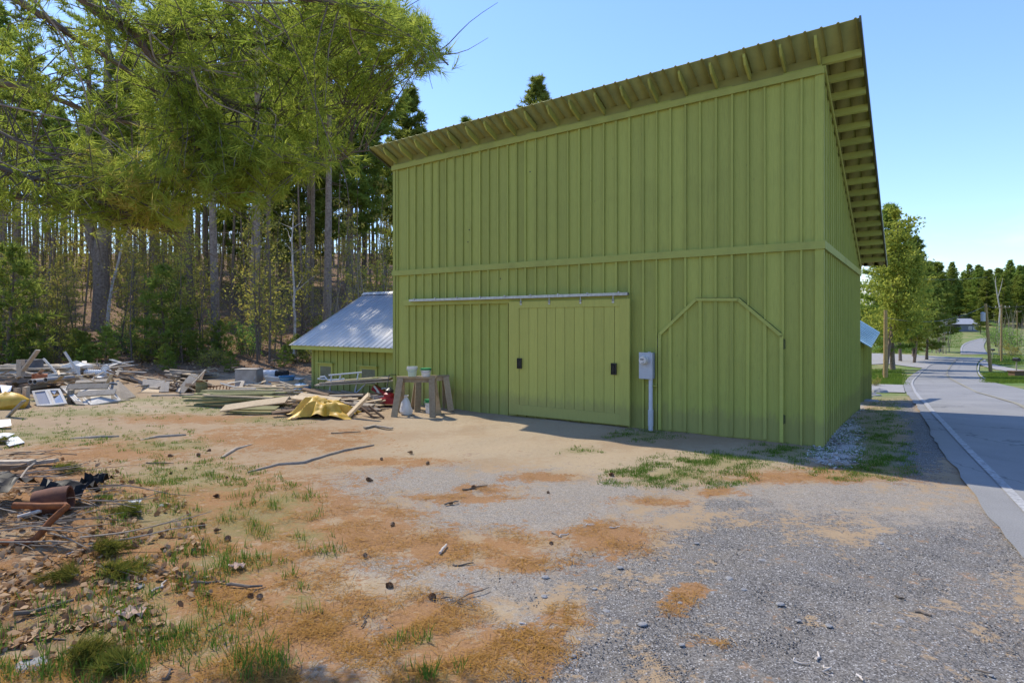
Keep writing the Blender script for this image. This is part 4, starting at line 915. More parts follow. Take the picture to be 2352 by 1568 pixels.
for px, Y, s in ((2030, 118, 1.8), (2052, 120, 2.2), (2075, 122, 1.9), (2098, 121, 1.7), (2118, 124, 1.6), (2040, 125, 2.4)):
    rp_('green_bush', BUSH[0], (TWIG, FRESH), px, Y, s * 1.5, 'one of the fresh green bushes on the grassy bank past the side road', 'bush', None, 'fresh green bushes on the bank')
for px, Y in ((2140, 128), (2150, 130), (2158, 133), (2166, 136), (2172, 134), (2180, 150), (2164, 150)):
    rp_('bare_tree', BARE[0 if Y % 2 else 1], (PALETWIG, SPRING), px, Y, .95, 'one of the pale leafless saplings left of the far road', 'tree', None, 'leafless saplings by the far road')
# far hill
for k in range(210):
    Y = random.uniform(300, 470); px = random.uniform(2020, 2640)
    if 2165 < px < 2270 and Y < 330: Y += 60
    rp_('hill_pine', FULL[k % 3], (BARKD, PINEF), px, Y, random.uniform(.75, 1.45), 'one of the dark pines covering the far hill beyond the road', 'tree', None, 'pines on the far hill')
for px, Y, s, lab in ((2248, 318, 1.62, 'tallest broad dark pine on the far hill, above the far house'), (2268, 312, 1.55, 'pine with twin tops beside the tallest pine of the far hill'), (2303, 300, 1.42, 'pointed dark pine right of the tallest pines, behind the white snag'), (2346, 300, 1.2, 'dark pine at the right edge of the far hill')):
    rp_('hill_pine', FULL[k % 3], (BARKD, PINEF), px, Y, s, lab)
rp_('hill_pine', FULL[2], (BARKD, PINEF), 2252, 262, .82, 'round dark green tree on the lawn right of the far house')
for k in range(40):
    px = random.uniform(2285, 2650); Y = random.uniform(120, 260)
    rp_('bare_tree', BARE[k % 2], (PALETWIG, SPRING), px, Y, random.uniform(.8, 1.25), 'one of the pale leafless trees on the slope right of the far road', 'tree', None, 'leafless trees right of the road')
for px, Y, s in ((2290, 175, 2.2), (2310, 160, 2.4), (2275, 200, 2.2), (2335, 150, 2.0), (2300, 190, 2.4)):
    rp_('dark_bush', BUSH[0], (TWIG, PINE), px, Y, s * 1.6, 'one of the dark evergreen bushes behind the utility poles right of the road', 'bush', None, 'dark bushes by the poles')
rp_('yellow_shrub', BUSH[1], (TWIG, leafmat('forsythia_bloom', (.42, .34, .03, 1), (.55, .44, .05, 1))), 2322, 122, 2.6, 'bright yellow flowering shrub behind the right-hand verge', 'shrub')
rp_('yellow_shrub', BUSH[1], (TWIG, SPRING), 2012, 36, .5, 'small bare roadside shrub at the foot of the roadside pole', 'shrub')
# white snag
sn = empty('dead_snag', gr(2296, 240)); tag(sn, 'white dead tree trunk standing bare in front of the far pines', 'tree'); t = MB()
t.tube([(0, 0, -.5), (-.3, 0, 8), (.3, 0, 14), (-1.2, 0, 20), (-2.6, 0, 27), (-2.4, 0, 31)], [.5, .45, .4, .35, .25, .06], 8); t.tube([(-1.2, 0, 20), (1.0, 0, 26), (2.0, 0, 30)], [.2, .15, .05], 6); t.tube([(-2.6, 0, 27), (-4.4, 0, 31)], [.15, .04], 5)
t.build('trunk', BIRCH, sn); sn.scale = (.62, .62, .8)
# ------------------------------------------------------------------ overhanging pine at the near left
op = empty('overhanging_pine', (-6.9, 4.4, 0)); tag(op, 'old pine at the near left whose long limbs and needle sprays hang over the yard', 'tree')
t = MB(); t.tube([(-6.9, 4.4, -.3), (-6.9, 4.4, .5), (-6.85, 4.4, 3), (-6.9, 4.5, 8), (-6.8, 4.6, 14)], [.42, .34, .31, .26, .16], 14, .5); t.build('trunk', BARK, op, True, True)
def T(z): return Vector((-6.85, 4.45, z))
limb_spec = [
 [T(6.0), (60, -110, 6.2), (150, -40, 6.2), (230, 30, 6.3), (320, 85, 6.5), (365, 150, 6.6), (410, 225, 6.8), (450, 290, 6.9), (480, 350, 7.0), (500, 420, 7.1), (525, 480, 7.2)],
 [(320, 85, 6.5), (400, 78, 6.7), (480, 82, 6.9), (560, 100, 7.1), (640, 100, 7.2), (760, 85, 7.4), (870, 50, 7.5), (950, 75, 7.6), (1030, 150, 7.7)],
 [(450, 290, 6.9), (520, 320, 7.1), (600, 345, 7.3), (690, 375, 7.5), (780, 370, 7.6), (850, 345, 7.7)],
 [(365, 150, 6.6), (440, 195, 6.9), (530, 235, 7.1), (640, 255, 7.3), (760, 250, 7.5), (840, 235, 7.6)],
 [T(6.4), (-40, -60, 7.0), (40, 0, 7.2), (120, 50, 7.3), (210, 108, 7.5), (320, 180, 7.7), (420, 250, 7.8), (540, 300, 8.0)],
 [T(5.2), (-80, 165, 7.3), (0, 192, 7.5), (70, 205, 7.5), (150, 235, 7.6), (260, 275, 7.8), (380, 300, 8.0)],
 [T(4.0), (-90, 420, 7.0), (0, 445, 7.0), (90, 458, 7.0), (190, 478, 7.0), (300, 515, 7.1), (410, 535, 7.2)],
 [T(4.1), (-90, 350, 6.6), (0, 385, 6.7), (110, 415, 6.8), (220, 460, 6.9), (320, 505, 7.0), (400, 528, 7.0)],
 [T(6.8), (60, -130, 5.6), (260, -60, 5.6), (420, -30, 5.8), (560, -20, 6.0), (700, 0, 6.2), (860, 20, 6.4)],
 [T(4.6), (-60, 280, 7.2), (30, 320, 7.2), (100, 350, 7.2), (160, 385, 7.2)],
]
limb_pts = []; limbs3 = []
for j, spx in enumerate(limb_spec):
    pts = [p if isinstance(p, Vector) else P(p[0], p[1], p[2] * .72) for p in spx]; limbs3.append(pts); n = len(pts)
    r0 = (.05, .028, .023, .02, .042, .046, .038, .028, .032, .018)[j]; q = [pts[0]]
    for a, b in zip(pts, pts[1:]): q += [a.lerp(b, .5) + Vector([random.gauss(0, .012) for _ in range(3)]), b]
    m = MB(); k = len(q); m.tube(q, [r0 * (1 - .78 * i / k) for i in range(k)], 7, random.random()); m.build('limb', BARKD if j in (0, 4, 5) else TWIG, op, True, True)
    for a, b in zip(q, q[1:]): limb_pts += [(a.lerp(b, f), j) for f in (0, .33, .66)]
LPA = np.array([tuple(p[0]) for p in limb_pts])
def inpoly(x, y, poly):
    c = False; j = len(poly) - 1
    for i in range(len(poly)):
        xi, yi = poly[i]; xj, yj = poly[j]
        if (yi > y) != (yj > y) and x < (xj - xi) * (y - yi) / (yj - yi) + xi: c = not c
        j = i
    return c
regions = [([(270, -40), (900, -40), (905, 60), (880, 160), (862, 250), (870, 330), (845, 395), (780, 430), (700, 410), (650, 470), (545, 490), (470, 420), (410, 300), (350, 180)], 200, .62, 0),
           ([(880, -20), (960, 50), (1042, 150), (1000, 165), (900, 120)], 60, .25, 0),
           ([(-60, -60), (300, -60), (360, 190), (420, 290), (300, 320), (100, 280), (-60, 200)], 45, .5, 0),
           ([(255, 395), (330, 380), (395, 440), (420, 525), (330, 520), (280, 470)], 120, .5, 1),
           ([(-60, 400), (120, 420), (280, 500), (300, 545), (100, 520), (-60, 480)], 50, .4, 0),
           ([(380, 260), (640, 350), (640, 480), (520, 500), (430, 400)], 90, .5, 0)]
tw = MB(); pos, dr, var, sc = [], [], [], []
for poly, num, spread, bright in regions:
    xs_ = [p[0] for p in poly]; ys_ = [p[1] for p in poly]; c = 0
    while c < num:
        x, y = random.uniform(min(xs_), max(xs_)), random.uniform(min(ys_), max(ys_))
        if not inpoly(x, y, poly): continue
        c += 1; tgt = P(x, y, random.uniform(4.4, 5.9)); d = np.linalg.norm(LPA - np.array(tgt), axis=1); order = np.argsort(d)[:60]; bi = random.choice(list(order))
        b = Vector(LPA[bi]); v = tgt - b
        if v.length > 1.3: b = tgt - v.normalized() * 1.6 if random.random() < .0 else b
        mid = b.lerp(tgt, .5) + Vector((random.gauss(0, .06), random.gauss(0, .06), .10 * v.length)); lp = [b, b.lerp(mid, .5) + Vector((0, 0, .03)), mid, mid.lerp(tgt, .55), tgt]
        tw.tube(lp, [.007, .0058, .0046, .0035, .0025], 4, random.random(), False)
        vb = random.random() * .55 + (.35 if bright else 0)
        for q in range(random.randint(7, 11)):
            s = random.uniform(.35, 1.0) * 4; k = min(int(s), 3); cc = lp[k].lerp(lp[k + 1], s - k); dd = (tgt - mid).normalized() + Vector((random.gauss(0, .55), random.gauss(0, .55), random.gauss(.1, .45)))
            pos.append(tuple(cc + Vector([random.gauss(0, .05) for _ in range(3)]))); dr.append(tuple(dd)); var.append(min(.97, vb + random.uniform(0, .3))); sc.append(random.uniform(.8, 1.35))
# bare side twigs
for k in range(230):
    bi = random.randrange(len(LPA)); b = Vector(LPA[bi])
    if b.x < -6: continue
    lp = curve_pts(b, (random.uniform(.2, 1), random.uniform(-.6, .6), random.uniform(-.9, .5)), random.uniform(.2, .8), 5, random.uniform(-.1, .08), .25, random)
    tw.tube(lp, [.006, .005, .004, .003, .0025, .002], 4, random.random(), False)
tw.build('twig', TWIG, op, True)
put('needles', tufts_mesh('needles', pos, dr, np.array(sc), TUFT_NEAR, np.array(var)), PINENEAR, op, True)
# budding bare branch of a neighbouring maple
mp_ = empty('budding_maple', (-7.2, 3.6, 0)); tag(mp_, 'slim leafless maple whose pale budding twigs hang in front of the pine boughs', 'tree')
m = MB(); m.tube([(-7.2, 3.6, -.2), (-7.15, 3.6, 2), (-7.0, 3.7, 5), (-6.6, 3.9, 7.5)], [.11, .09, .07, .05], 9); m.build('trunk', PALETWIG, mp_, True, True)
m = MB(); buds = MB()
def brt(pxs, Y, r, ext=None):
    pts = [P(x, y, Y + i * .06) for i, (x, y) in enumerate(pxs)]
    if ext is not None: pts = ext + pts
    q = [pts[0]]
    for a, b in zip(pts, pts[1:]): q += [a.lerp(b, .33), a.lerp(b, .66), b]
    for _ in range(1): q = [q[0]] + [(q[i - 1] + q[i] * 2 + q[i + 1]) / 4 for i in range(1, len(q) - 1)] + [q[-1]]
    k = len(q); m.tube(q, [r * (1 - .7 * i / k) for i in range(k)], 6, random.random())
    e = q[-1]; d = (q[-1] - q[-2]).normalized(); Mq = d.to_track_quat('Z', 'Y').to_matrix()
    if ext is None: buds.lathe(e, [(.002, -.005), (.008, .008), (.006, .022), (.001, .034)], 6, random.random(), Mq)
root_b = [Vector((-6.95, 3.75, 5.2)), Vector((-4.6, 4.1, 5.4))]
brt([(430, -30), (500, 0), (590, 9), (675, 5), (760, -8)], 4.6, .016, root_b)
brt([(120, -60), (256, 0), (342, 72), (382, 112), (472, 162), (558, 180)], 4.5, .013, [Vector((-6.95, 3.75, 5.0))])
for l, r in (([(571, 10), (625, 58), (693, 88), (756, 81), (778, 43)], .008), ([(790, -20), (799, 20), (805, 86), (823, 119)], .009), ([(342, 72), (352, 130), (368, 150), (430, 158), (480, 150), (560, 140)], .008), ([(324, 120), (380, 170), (450, 155)], .007), ([(440, 160), (455, 200), (500, 240), (560, 262), (600, 285), (640, 288)], .008), ([(450, 185), (456, 215), (472, 240)], .006), ([(592, 106), (620, 140), (660, 157)], .006), ([(470, 162), (510, 165), (535, 168)], .006), ([(80, 0), (150, 90), (190, 190), (215, 290), (300, 380)], .009), ([(260, 0), (300, 90), (270, 150), (268, 240)], .008), ([(0, 240), (90, 260), (210, 290), (340, 390)], .008)):
    brt(l, 4.55, r)
m.build('branch', PALETWIG, mp_, True); buds.build('buds', plain('pale_buds', (.62, .42, .25, 1), None, 9, .6), mp_, True)

# ------------------------------------------------------------------ ground litter that nobody could count
def sample(n, kind, x0, x1, y0, y1, thr=.35, pw=1.0):
    px = rng.uniform(x0, x1, n * 4); py = y0 + (y1 - y0) * rng.uniform(0, 1, n * 4) ** pw; Y = CH * F / (py - HY); X = (px - CX) / F * Y
    w = zone(kind, X, Y); ns = .5 + .25 * np.sin(X * 7.3 + 2 * np.sin(Y * 5.1)) + .25 * np.sin(Y * 9.1 + 2.3 * np.sin(X * 4.7))
    ok = (w > thr) & (rng.uniform(0, 1, len(w)) < w * np.clip(ns * 2.2 - .55, .08, 1))
    inb = ((X - BX) * NX + (Y - BY) * NY > -.02) & ((X - BX) * DX + (Y - BY) * DY > -5) & ((X - BX) * DX + (Y - BY) * DY < WB + .05); ok &= ~inb
    X, Y = X[ok][:n], Y[ok][:n]; return X, Y, hz(X, Y)
# fallen pine needles
X, Y, Z = sample(60000, 'needle', -500, 2300, 960, 1800, .3)
n = len(X); nt = (np.array([[-.5, -.5, 0], [-.5, .5, 0], [0, .5, .08], [0, -.5, .08], [.5, .5, 0], [.5, -.5, 0]]) * np.array([.10, .0028, .10]), np.array([[0, 3, 2, 1], [3, 5, 4, 2]]))
V, Fc, a = scatter(nt[0], [nt[1]], rot_mats(rng.normal(0, .25, n), rng.normal(0, .12, n), rng.uniform(0, 6.28, n)), np.stack([X, Y, Z + .006 + rng.uniform(0, .012, n)], 1), rng.uniform(.6, 1.2, n), rng.uniform(0, 1, n))
tag(put('pine_needles', mesh_np('pine_needles', V, Fc, a), NEEDLEM), 'orange fallen pine needles scattered over the yard', 'pine needles', None, 'stuff')
# gravel crumbs
peb = np.array([[1, 0, 0], [.2, .9, .1], [-.9, .3, 0], [-.3, -.9, .1], [.1, .05, .55], [.1, 0, -.3]]); pf = np.array([[0, 1, 4], [1, 2, 4], [2, 3, 4], [3, 0, 4], [1, 0, 5], [2, 1, 5], [3, 2, 5], [0, 3, 5]])
def gravel(nm, kinds, cnt, box, smin, smax, mat, lab):
    XX = [sample(cnt // len(kinds), k, *box, .3) for k in kinds]; X, Y, Z = [np.concatenate([q[i] for q in XX]) for i in range(3)]; n = len(X)
    sz = smin + (smax - smin) * rng.uniform(0, 1, n) ** 4
    V, Fc, a = scatter(peb, [pf], rot_mats(rng.normal(0, .3, n), rng.normal(0, .3, n), rng.uniform(0, 6.28, n)), np.stack([X, Y, Z + sz * .15], 1), sz, rng.uniform(0, 1, n))
    tag(put(nm, mesh_np(nm, V, Fc, a), mat), lab, 'gravel', None, 'stuff')
def pebmat(nm, lo, hi):
    t = NT(nm); t.pbr(t.mix(t.attr('var'), lo, hi), .85); return t.m
gravel('gravel', ['mill'], 26000, (800, 2700, 1000, 1900), .003, .011, pebmat('dark_gravel', (.06, .056, .052, 1), (.27, .25, .225, 1)), 'dark crushed asphalt crumbs on the right of the yard')
gravel('gravel', ['gravel', 'sand'], 15000, (300, 2400, 1000, 1850), .003, .009, pebmat('pale_gravel', (.13, .11, .09, 1), (.36, .32, .26, 1)), 'pale gravel crumbs across the middle of the yard')
gravel('gravel', ['stones'], 5000, (1850, 2050, 890, 1080), .01, .045, pebmat('drip_line_stone', (.17, .155, .14, 1), (.60, .57, .52, 1)), 'grey washed stones along the foot of the barn right wall')
# grass
def grass(nm, cnt, box, h0, h1, w, lab, kinds='grass', thr=.35, tuft=11):
    X, Y, Z = sample(cnt // tuft, kinds, *box, thr); X = np.repeat(X, tuft); Y = np.repeat(Y, tuft); n = len(X)
    sp_ = rng.uniform(.015, .07, n); an = rng.uniform(0, 6.28, n); X = X + np.cos(an) * sp_; Y = Y + np.sin(an) * sp_; Z = hz(X, Y)
    tv = np.array([[-.5 * w, 0, 0], [.5 * w, 0, 0], [.42 * w, .05, .5], [-.42 * w, .05, .5], [0, .2, 1]]); tf = [np.array([[0, 1, 2, 3]]), np.array([[3, 2, 4]])]
    hh = h0 + (h1 - h0) * rng.uniform(0, 1, n) ** 2
    Mt = rot_mats(rng.normal(0, .35, n), rng.normal(0, .2, n), rng.uniform(0, 6.28, n)) * hh[:, None, None]
    Mt[:, :, 0] *= (.09 / hh)[:, None]
    V, Fc, a = scatter(tv, tf, Mt, np.stack([X, Y, Z - .005], 1), np.ones(n), rng.uniform(0, 1, n) ** 1.4)
    tag(put(nm, mesh_np(nm, V, Fc, a), GRASSM), lab, 'grass', None, 'stuff')
grass('grass', 20000, (-500, 1400, 1080, 1800), .04, .16, .075, 'young green grass sprouting through the needles in the near yard')
grass('grass', 40000, (-200, 2200, 905, 1120), .02, .07, .09, 'low grass patches along the barn, the junk heaps and the road verge')
grass('grass', 42000, (1380, 2130, 880, 1125), .02, .06, .07, 'greener grass strip along the barn foot and the right wall', thr=.3)
Xv = []; 
for (x0_, x1_, y0_, y1_, n_) in ((2000, 2075, 848, 884, 2600), (2000, 2110, 798, 812, 1500), (2262, 2352, 856, 880, 2600), (2150, 2210, 762, 800, 1500), (2275, 2352, 815, 838, 1500)):
    for k in range(n_): Xv.append((random.uniform(x0_, x1_), random.uniform(y0_, y1_)))
gv = [G(*p) for p in Xv]; gv = np.array([(p.x, p.y, p.z) for p in gv]); gv = np.repeat(gv, 4, axis=0); gv[:, 0] += rng.normal(0, .12, len(gv)); gv[:, 1] += rng.normal(0, .3, len(gv)); gv[:, 2] = hz(gv[:, 0], gv[:, 1]) - .01
Mv = rot_mats(rng.normal(0, .3, len(gv)), rng.normal(0, .3, len(gv)), rng.uniform(0, 6.28, len(gv)))
V, Fc, a = scatter(np.array([[-.12, 0, 0], [.12, 0, 0], [0, .1, 1]]), [np.array([[0, 1, 2]])], Mv, gv, rng.uniform(.05, .14, len(gv)) * (1 + gv[:, 1] / 120), rng.uniform(0, .8, len(gv)))
tag(put('grass', mesh_np('grass', V, Fc, a), GRASSM), 'roadside grass on the verges and the far lawn', 'grass', None, 'stuff')
# dead leaves
lt = (np.array([[-.5, 0, .05], [-.1, .32, .12], [.35, .2, .0], [.5, 0, .1], [.3, -.25, .14], [-.15, -.3, 0]]), np.array([[0, 5, 4, 1], [1, 4, 3, 2]]))
X, Y, Z = sample(4200, 'litter', -500, 560, 1020, 1750, .3); n = len(X)
V, Fc, a = scatter(lt[0], [lt[1]], rot_mats(rng.normal(0, .5, n), rng.normal(0, .5, n), rng.uniform(0, 6.28, n)), np.stack([X, Y, Z + .02], 1), rng.uniform(.03, .10, n), rng.uniform(0, 1, n))
tag(put('dead_leaves', mesh_np('dead_leaves', V, Fc, a), LEAFL), 'curled brown and pale dead leaves around the brush at the near left', 'dead leaves', None, 'stuff')
Xf = rng.uniform(-26, 3, 7000); Yf = rng.uniform(26, 45, 7000); n = 7000
V, Fc, a = scatter(lt[0], [lt[1]], rot_mats(rng.normal(0, .5, n), rng.normal(0, .5, n), rng.uniform(0, 6.28, n)), np.stack([Xf, Yf, hz(Xf, Yf) + .03], 1), rng.uniform(.08, .2, n), rng.uniform(0, 1, n))
tag(put('dead_leaves', mesh_np('dead_leaves', V, Fc, a), LEAFL), 'brown leaf litter on the floor of the woods', 'dead leaves', None, 'stuff')
# ------------------------------------------------------------------ things in the yard
def c2(x, y): return ((x / 2.94 + 560) / 1.2755, (y / 2.94 + 820) / 1.2755)
def c1(x, y): return (x / 3.3357 / 1.2755, (y / 3.3357 + 950) / 1.2755)
def c8(x, y): return (x / 2.0909 / 1.2755, (y / 2.0909 + 1250) / 1.2755)
def c6(x, y): return (x / 3.3375 / 1.2755, (y / 3.3375 + 1180) / 1.2755)
def at(c, x, y, yb=None):      # photo point at the depth of the ground seen at row yb
    px, py = c(x, y)
    if yb is None: return G(px, py)
    return P(px, py, G(px, c(x, yb)[1]).y)
def single(name, label, cat, mb, mat, group=None, smooth=False):
    """a thing that is one mesh; its origin sits at its lowest middle"""
    vs = mb.v; c = Vector((sum(v[0] for v in vs) / len(vs), sum(v[1] for v in vs) / len(vs), min(v[2] for v in vs)))
    mb.v = [(v[0] - c.x, v[1] - c.y, v[2] - c.z) for v in vs]
    o = mb.build(name, mat, None, False, smooth); o.location = c; return tag(o, label, cat, group)
def board(p, q, w, t, mat, label, group=None, name='board', roll=0.0, cat='board'):
    """board between two points, mesh along its own x axis"""
    p = Vector(p); q = Vector(q); d = q - p; L_ = d.length; m = MB(); j = lambda: random.uniform(-.012, .012)
    e0, e1 = -L_ / 2, L_ / 2; bow = random.uniform(-.01, .01)
    vs = []
    for x in (e0, 0, e1):
        b = bow if x == 0 else 0
        for y, z in ((-1, -1), (1, -1), (1, 1), (-1, 1)): vs.append((x + (j() if x else 0), y * w / 2, z * t / 2 + b))
    m.add(vs, [(3, 2, 1, 0), (8, 9, 10, 11)] + [(s + k, s + (k + 1) % 4, s + 4 + (k + 1) % 4, s + 4 + k) for s in (0, 4) for k in range(4)])
    o = m.build(name, mat); o.location = (p + q) / 2
    X = d.normalized(); Z = Vector((0, 0, 1)); Y_ = Z.cross(X)
    if Y_.length < .05: Y_ = Vector((0, 1, 0))
    Y_.normalize(); Z = X.cross(Y_); Mt = Matrix((X, Y_, Z)).transposed() @ Matrix.Rotation(roll, 3, 'X')
    o.rotation_euler = Mt.to_euler(); return tag(o, label, cat, group)
def pile(cpx, base_y, w_px, nlay, per, L0, L1, wid, thk, mats, label, group, yaw0, yawv, depth, slump=.0, zb=.03, name='board', tilt=.02):
    c = G(cpx, base_y); sc_ = c.y / F; W_ = w_px * sc_
    for l in range(nlay):
        f = 1 - slump * l / max(nlay - 1, 1)
        for k in range(per):
            yaw = yaw0 + random.gauss(0, yawv); L_ = random.uniform(L0, L1); x = c.x + random.uniform(-.5, .5) * max(.05, (W_ - L_ * .8)) * f; y = c.y + depth * f * ((k + random.random()) / per - .3)
            z = hzf(x, y) + zb + thk / 2 + l * (thk + .006) + random.uniform(0, .012); dv = Vector((math.cos(yaw), math.sin(yaw), random.gauss(0, tilt))) * L_ / 2
            board(Vector((x, y, z)) - dv, Vector((x, y, z)) + dv, random.uniform(*wid), thk, random.choice(mats), label, group, name, random.gauss(0, .06))
# --- lumber piles in front of the low shed
pile(*c2(420, 1085), 200, 7, 4, 1.7, 3.0, (.10, .2), .042, [OLIVEW, OLIVEW, OLIVEW, OLDW2], 'olive painted board in the neat flat lumber stack beside the yellow tarp', 'olive boards in the flat stack', -.10, .07, 1.5, .35)
pile(*c2(640, 1010), 150, 7, 3, 1.3, 2.3, (.12, .24), .035, [OLIVEW, OLDW2, OLDW, OLIVEW], 'mixed olive and tan board heaped behind the flat lumber stack', 'mixed boards behind the flat stack', -.25, .35, 1.4, .4)
pile(*c2(1090, 1130), 150, 7, 4, 1.0, 2.0, (.12, .26), .035, [OLDW2, OLDW, BROWNW, OLDW2], 'tan and grey board in the jumbled heap behind the yellow tarp', 'jumbled boards behind the yellow tarp', -.35, .45, 1.5, .3, tilt=.07)
pile(*c2(1480, 1120), 60, 4, 3, .5, 1.1, (.08, .2), .03, [OLDW, BROWNW, OLDW2], 'short splintered board beside the leaning plank near the sawhorses', 'splintered boards by the leaning plank', .2, .6, .8, .3, tilt=.12)
board(at(c2, 270, 1105, 1150), at(c2, 830, 1030, 1150), .34, .03, OLDW2, 'long wide tan plank slanting up across the front of the olive stack', roll=.35)
board(at(c2, 290, 1100, 1135), at(c2, 740, 1105, 1135), .28, .03, OLIVEW, 'pale green wide board lying lowest at the front of the olive stack', roll=.2)
board(at(c2, 345, 1135, 1150), at(c2, 720, 1140, 1150), .16, .03, OLIVEW, 'narrow green board flat on the grass below the olive stack')
board(at(c2, 930, 990, 1120), at(c2, 1275, 1035, 1120), .24, .04, OLDW2, 'broad clean tan plank on top of the jumbled board heap', roll=.3)
board(at(c2, 880, 1010, 1150), at(c2, 1200, 1055, 1150), .2, .04, OLDW2, 'second clean tan plank lying below the broad one on the jumbled heap', roll=.3)
board(at(c2, 1338, 1185, 1190), at(c2, 1535, 985, 1190), .16, .06, OLDW2, 'thick tan plank leaning steeply beside the yellow tarp', roll=.5)
board(at(c2, 960, 935, 1100), at(c2, 1180, 990, 1100), .12, .03, BROWNW, 'dark brown board sticking up behind the jumbled heap', roll=.3)
board(at(c2, 800, 1125, 1160), at(c2, 930, 1150, 1170), .16, .1, BROWNW, 'squared brown timber block left of the yellow tarp', name='timber', cat='timber')
board(at(c2, 880, 1095, 1150), at(c2, 950, 1105, 1150), .16, .13, BROWNW, 'short thick timber end tucked behind the left fold of the yellow tarp', name='timber', cat='timber')
for (xa, ya), (xb, yb), lb in (((1490, 1283), (1590, 1262), 'pale broken stick lying flat in front of the sawhorses'), ((1590, 1268), (1730, 1290), 'thin grey stick touching the pale broken one before the sawhorses')):
    board(at(c2, xa, ya) + Vector((0, 0, .03)), at(c2, xb, yb) + Vector((0, 0, .03)), .07, .03, OLDW, lb, name='stick', cat='stick')
pile(*c2(1340, 1040), 190, 4, 4, .6, 1.8, (.06, .2), .04, [BROWNW, OLDW, OLDW], 'dark old board stored under the pipe trestle', 'boards under the pipe trestle', -.1, .35, .5, .2, tilt=.08)
# metal ladder leaning
m = MB(); p0, p1 = at(c2, 1660, 1195), at(c2, 1530, 1085, 1170)
for o_ in (0, .26): m.beam(p0 + Vector((-o_, o_ * .3, 0.02)), p1 + Vector((-o_, o_ * .3, 0)), .03, .05)
for k in range(4): f = (k + .5) / 4; a_ = p0.lerp(p1, f); m.beam(a_, a_ + Vector((-.26, .078, 0)), .025, .025)
single('ladder', 'short brown wooden ladder piece leaning right of the tan plank', 'ladder', m, BROWNW)
# yellow tarp: a crumpled sheet
c = at(c2, 1115, 1190); s_ = c.y / F
m = MB(); n_ = 40; rr = random.Random(9); ph = [rr.uniform(0, 6) for _ in range(8)]; gridv = []
for j in range(n_ + 1):
    for i_ in range(n_ + 1):
        u, v = i_ / n_ - .5, j / n_ - .5; rad = math.hypot(u, v) * 2
        edge = 1 + .12 * math.sin(9 * math.atan2(v, u) + ph[0]) + .08 * math.sin(17 * math.atan2(v, u))
        hgt = (1 - min(1, rad) ** 2.2) * (.20 + .16 * math.exp(-((u + .18) / .12) ** 2 - (v / .3) ** 2)) + .15 * abs((u * 3.1 + v * 1.7 + .3 * math.sin(5 * v)) % 1 - .5) + .12 * abs((v * 3.7 - u * 2.2 + .25 * math.sin(6 * u)) % 1 - .5) + .03 * math.sin(21 * u + ph[3]) * math.sin(15 * v)
        gridv.append(Vector((c.x + u * 1.42 * edge, c.y + .25 + v * .95 * edge, max(.012, (hgt + .1) * (1 - max(0, rad - .75) * 1.6)) + hzf(c.x, c.y))))
W1 = n_ + 1; m.add(gridv, [(j * W1 + i_, j * W1 + i_ + 1, (j + 1) * W1 + i_ + 1, (j + 1) * W1 + i_) for j in range(n_) for i_ in range(n_)], .5)
single('tarp', 'crumpled bright yellow tarp on the ground before the board heap', 'tarp', m, YEL, None, True)
# trestle of old planks on pipe legs, with a bent pipe rail
tb = empty('pipe_trestle', at(c2, 1430, 1010)); tag(tb, 'trestle of grey planks on white pipe legs along the low shed wall', 'trestle')
yb = 1030; pp = lambda x, y, b=yb: at(c2, x, y, b)
for k in range(8):
    m = MB(); o = Vector((random.uniform(-.06, .06), .16 * (k % 4) - .1, .045 * (k // 4) + .004 * k)); m.beam(pp(1080 + 12 * k, 905) + o, pp(1785 - 14 * k, 862) + o, .15, .04, jag=.02); m.build('plank', OLDW, tb, True)
m = MB(); m.beam(pp(1330, 868) , pp(1610, 845), .26, .04); m.beam(pp(1560, 850) + Vector((0, .1, .03)), pp(1800, 858) + Vector((0, .1, .01)), .14, .03); m.build('plank', OLIVEW, tb, True)
m = MB()
for path in ([(1185, 820), (1470, 795)], [(1210, 815), (1190, 985)], [(1440, 800), (1405, 1000)], [(1290, 812), (1280, 850)], [(1110, 835), (1150, 830), (1165, 850), (1180, 862), (1290, 855), (1320, 850)], [(1505, 890), (1430, 965), (1290, 1000)], [(1090, 850), (1160, 855)], [(1640, 935), (1720, 930)]):
    m.tube([pp(*q) for q in path], .022, 8)
m.build('pipe_frame', PVC, tb, True, True)
# red cart, mower, small bins under the trestle
rc = empty('red_toy_wagon', at(c2, 1610, 1000)); tag(rc, 'red plastic seat shape tipped under the right end of the trestle', 'seat')
m = MB(); q = [pp(1548, 935), pp(1575, 905), pp(1640, 960), pp(1668, 965)]
m.hexa([pp(1548, 945), pp(1640, 1000), pp(1640, 1000) + Vector((0, .3, 0)), pp(1548, 945) + Vector((0, .3, 0)), pp(1572, 905), pp(1672, 968), pp(1672, 968) + Vector((0, .3, 0)), pp(1572, 905) + Vector((0, .3, 0))]); m.build('seat', REDP, rc, True)
m = MB(); m.tube([pp(1575, 912), pp(1600, 945), pp(1615, 965)], .03, 8); m.tube([pp(1600, 958) + Vector((0, -.02, 0)), pp(1645, 985) + Vector((0, -.02, 0))], .02, 8); m.build('rim', WHITEP, rc, True)
mw = empty('push_mower', at(c2, 1700, 1080)); tag(mw, 'dark red push mower standing under the trestle beside the sawhorses', 'mower')
g0 = at(c2, 1690, 1090, 1095); m = MB(); m.box(g0.x - .2, g0.x + .2, g0.y, g0.y + .4, .1, .26); m.lathe((g0.x, g0.y + .2, .26), [(.14, 0), (.14, .10), (.08, .14), (.001, .15)], 12); m.build('deck', REDP, mw, True)
m = MB(); m.lathe((g0.x + .02, g0.y + .2, .40), [(.10, 0), (.11, .06), (.02, .12)], 10); m.build('engine', BLACKM, mw, True)
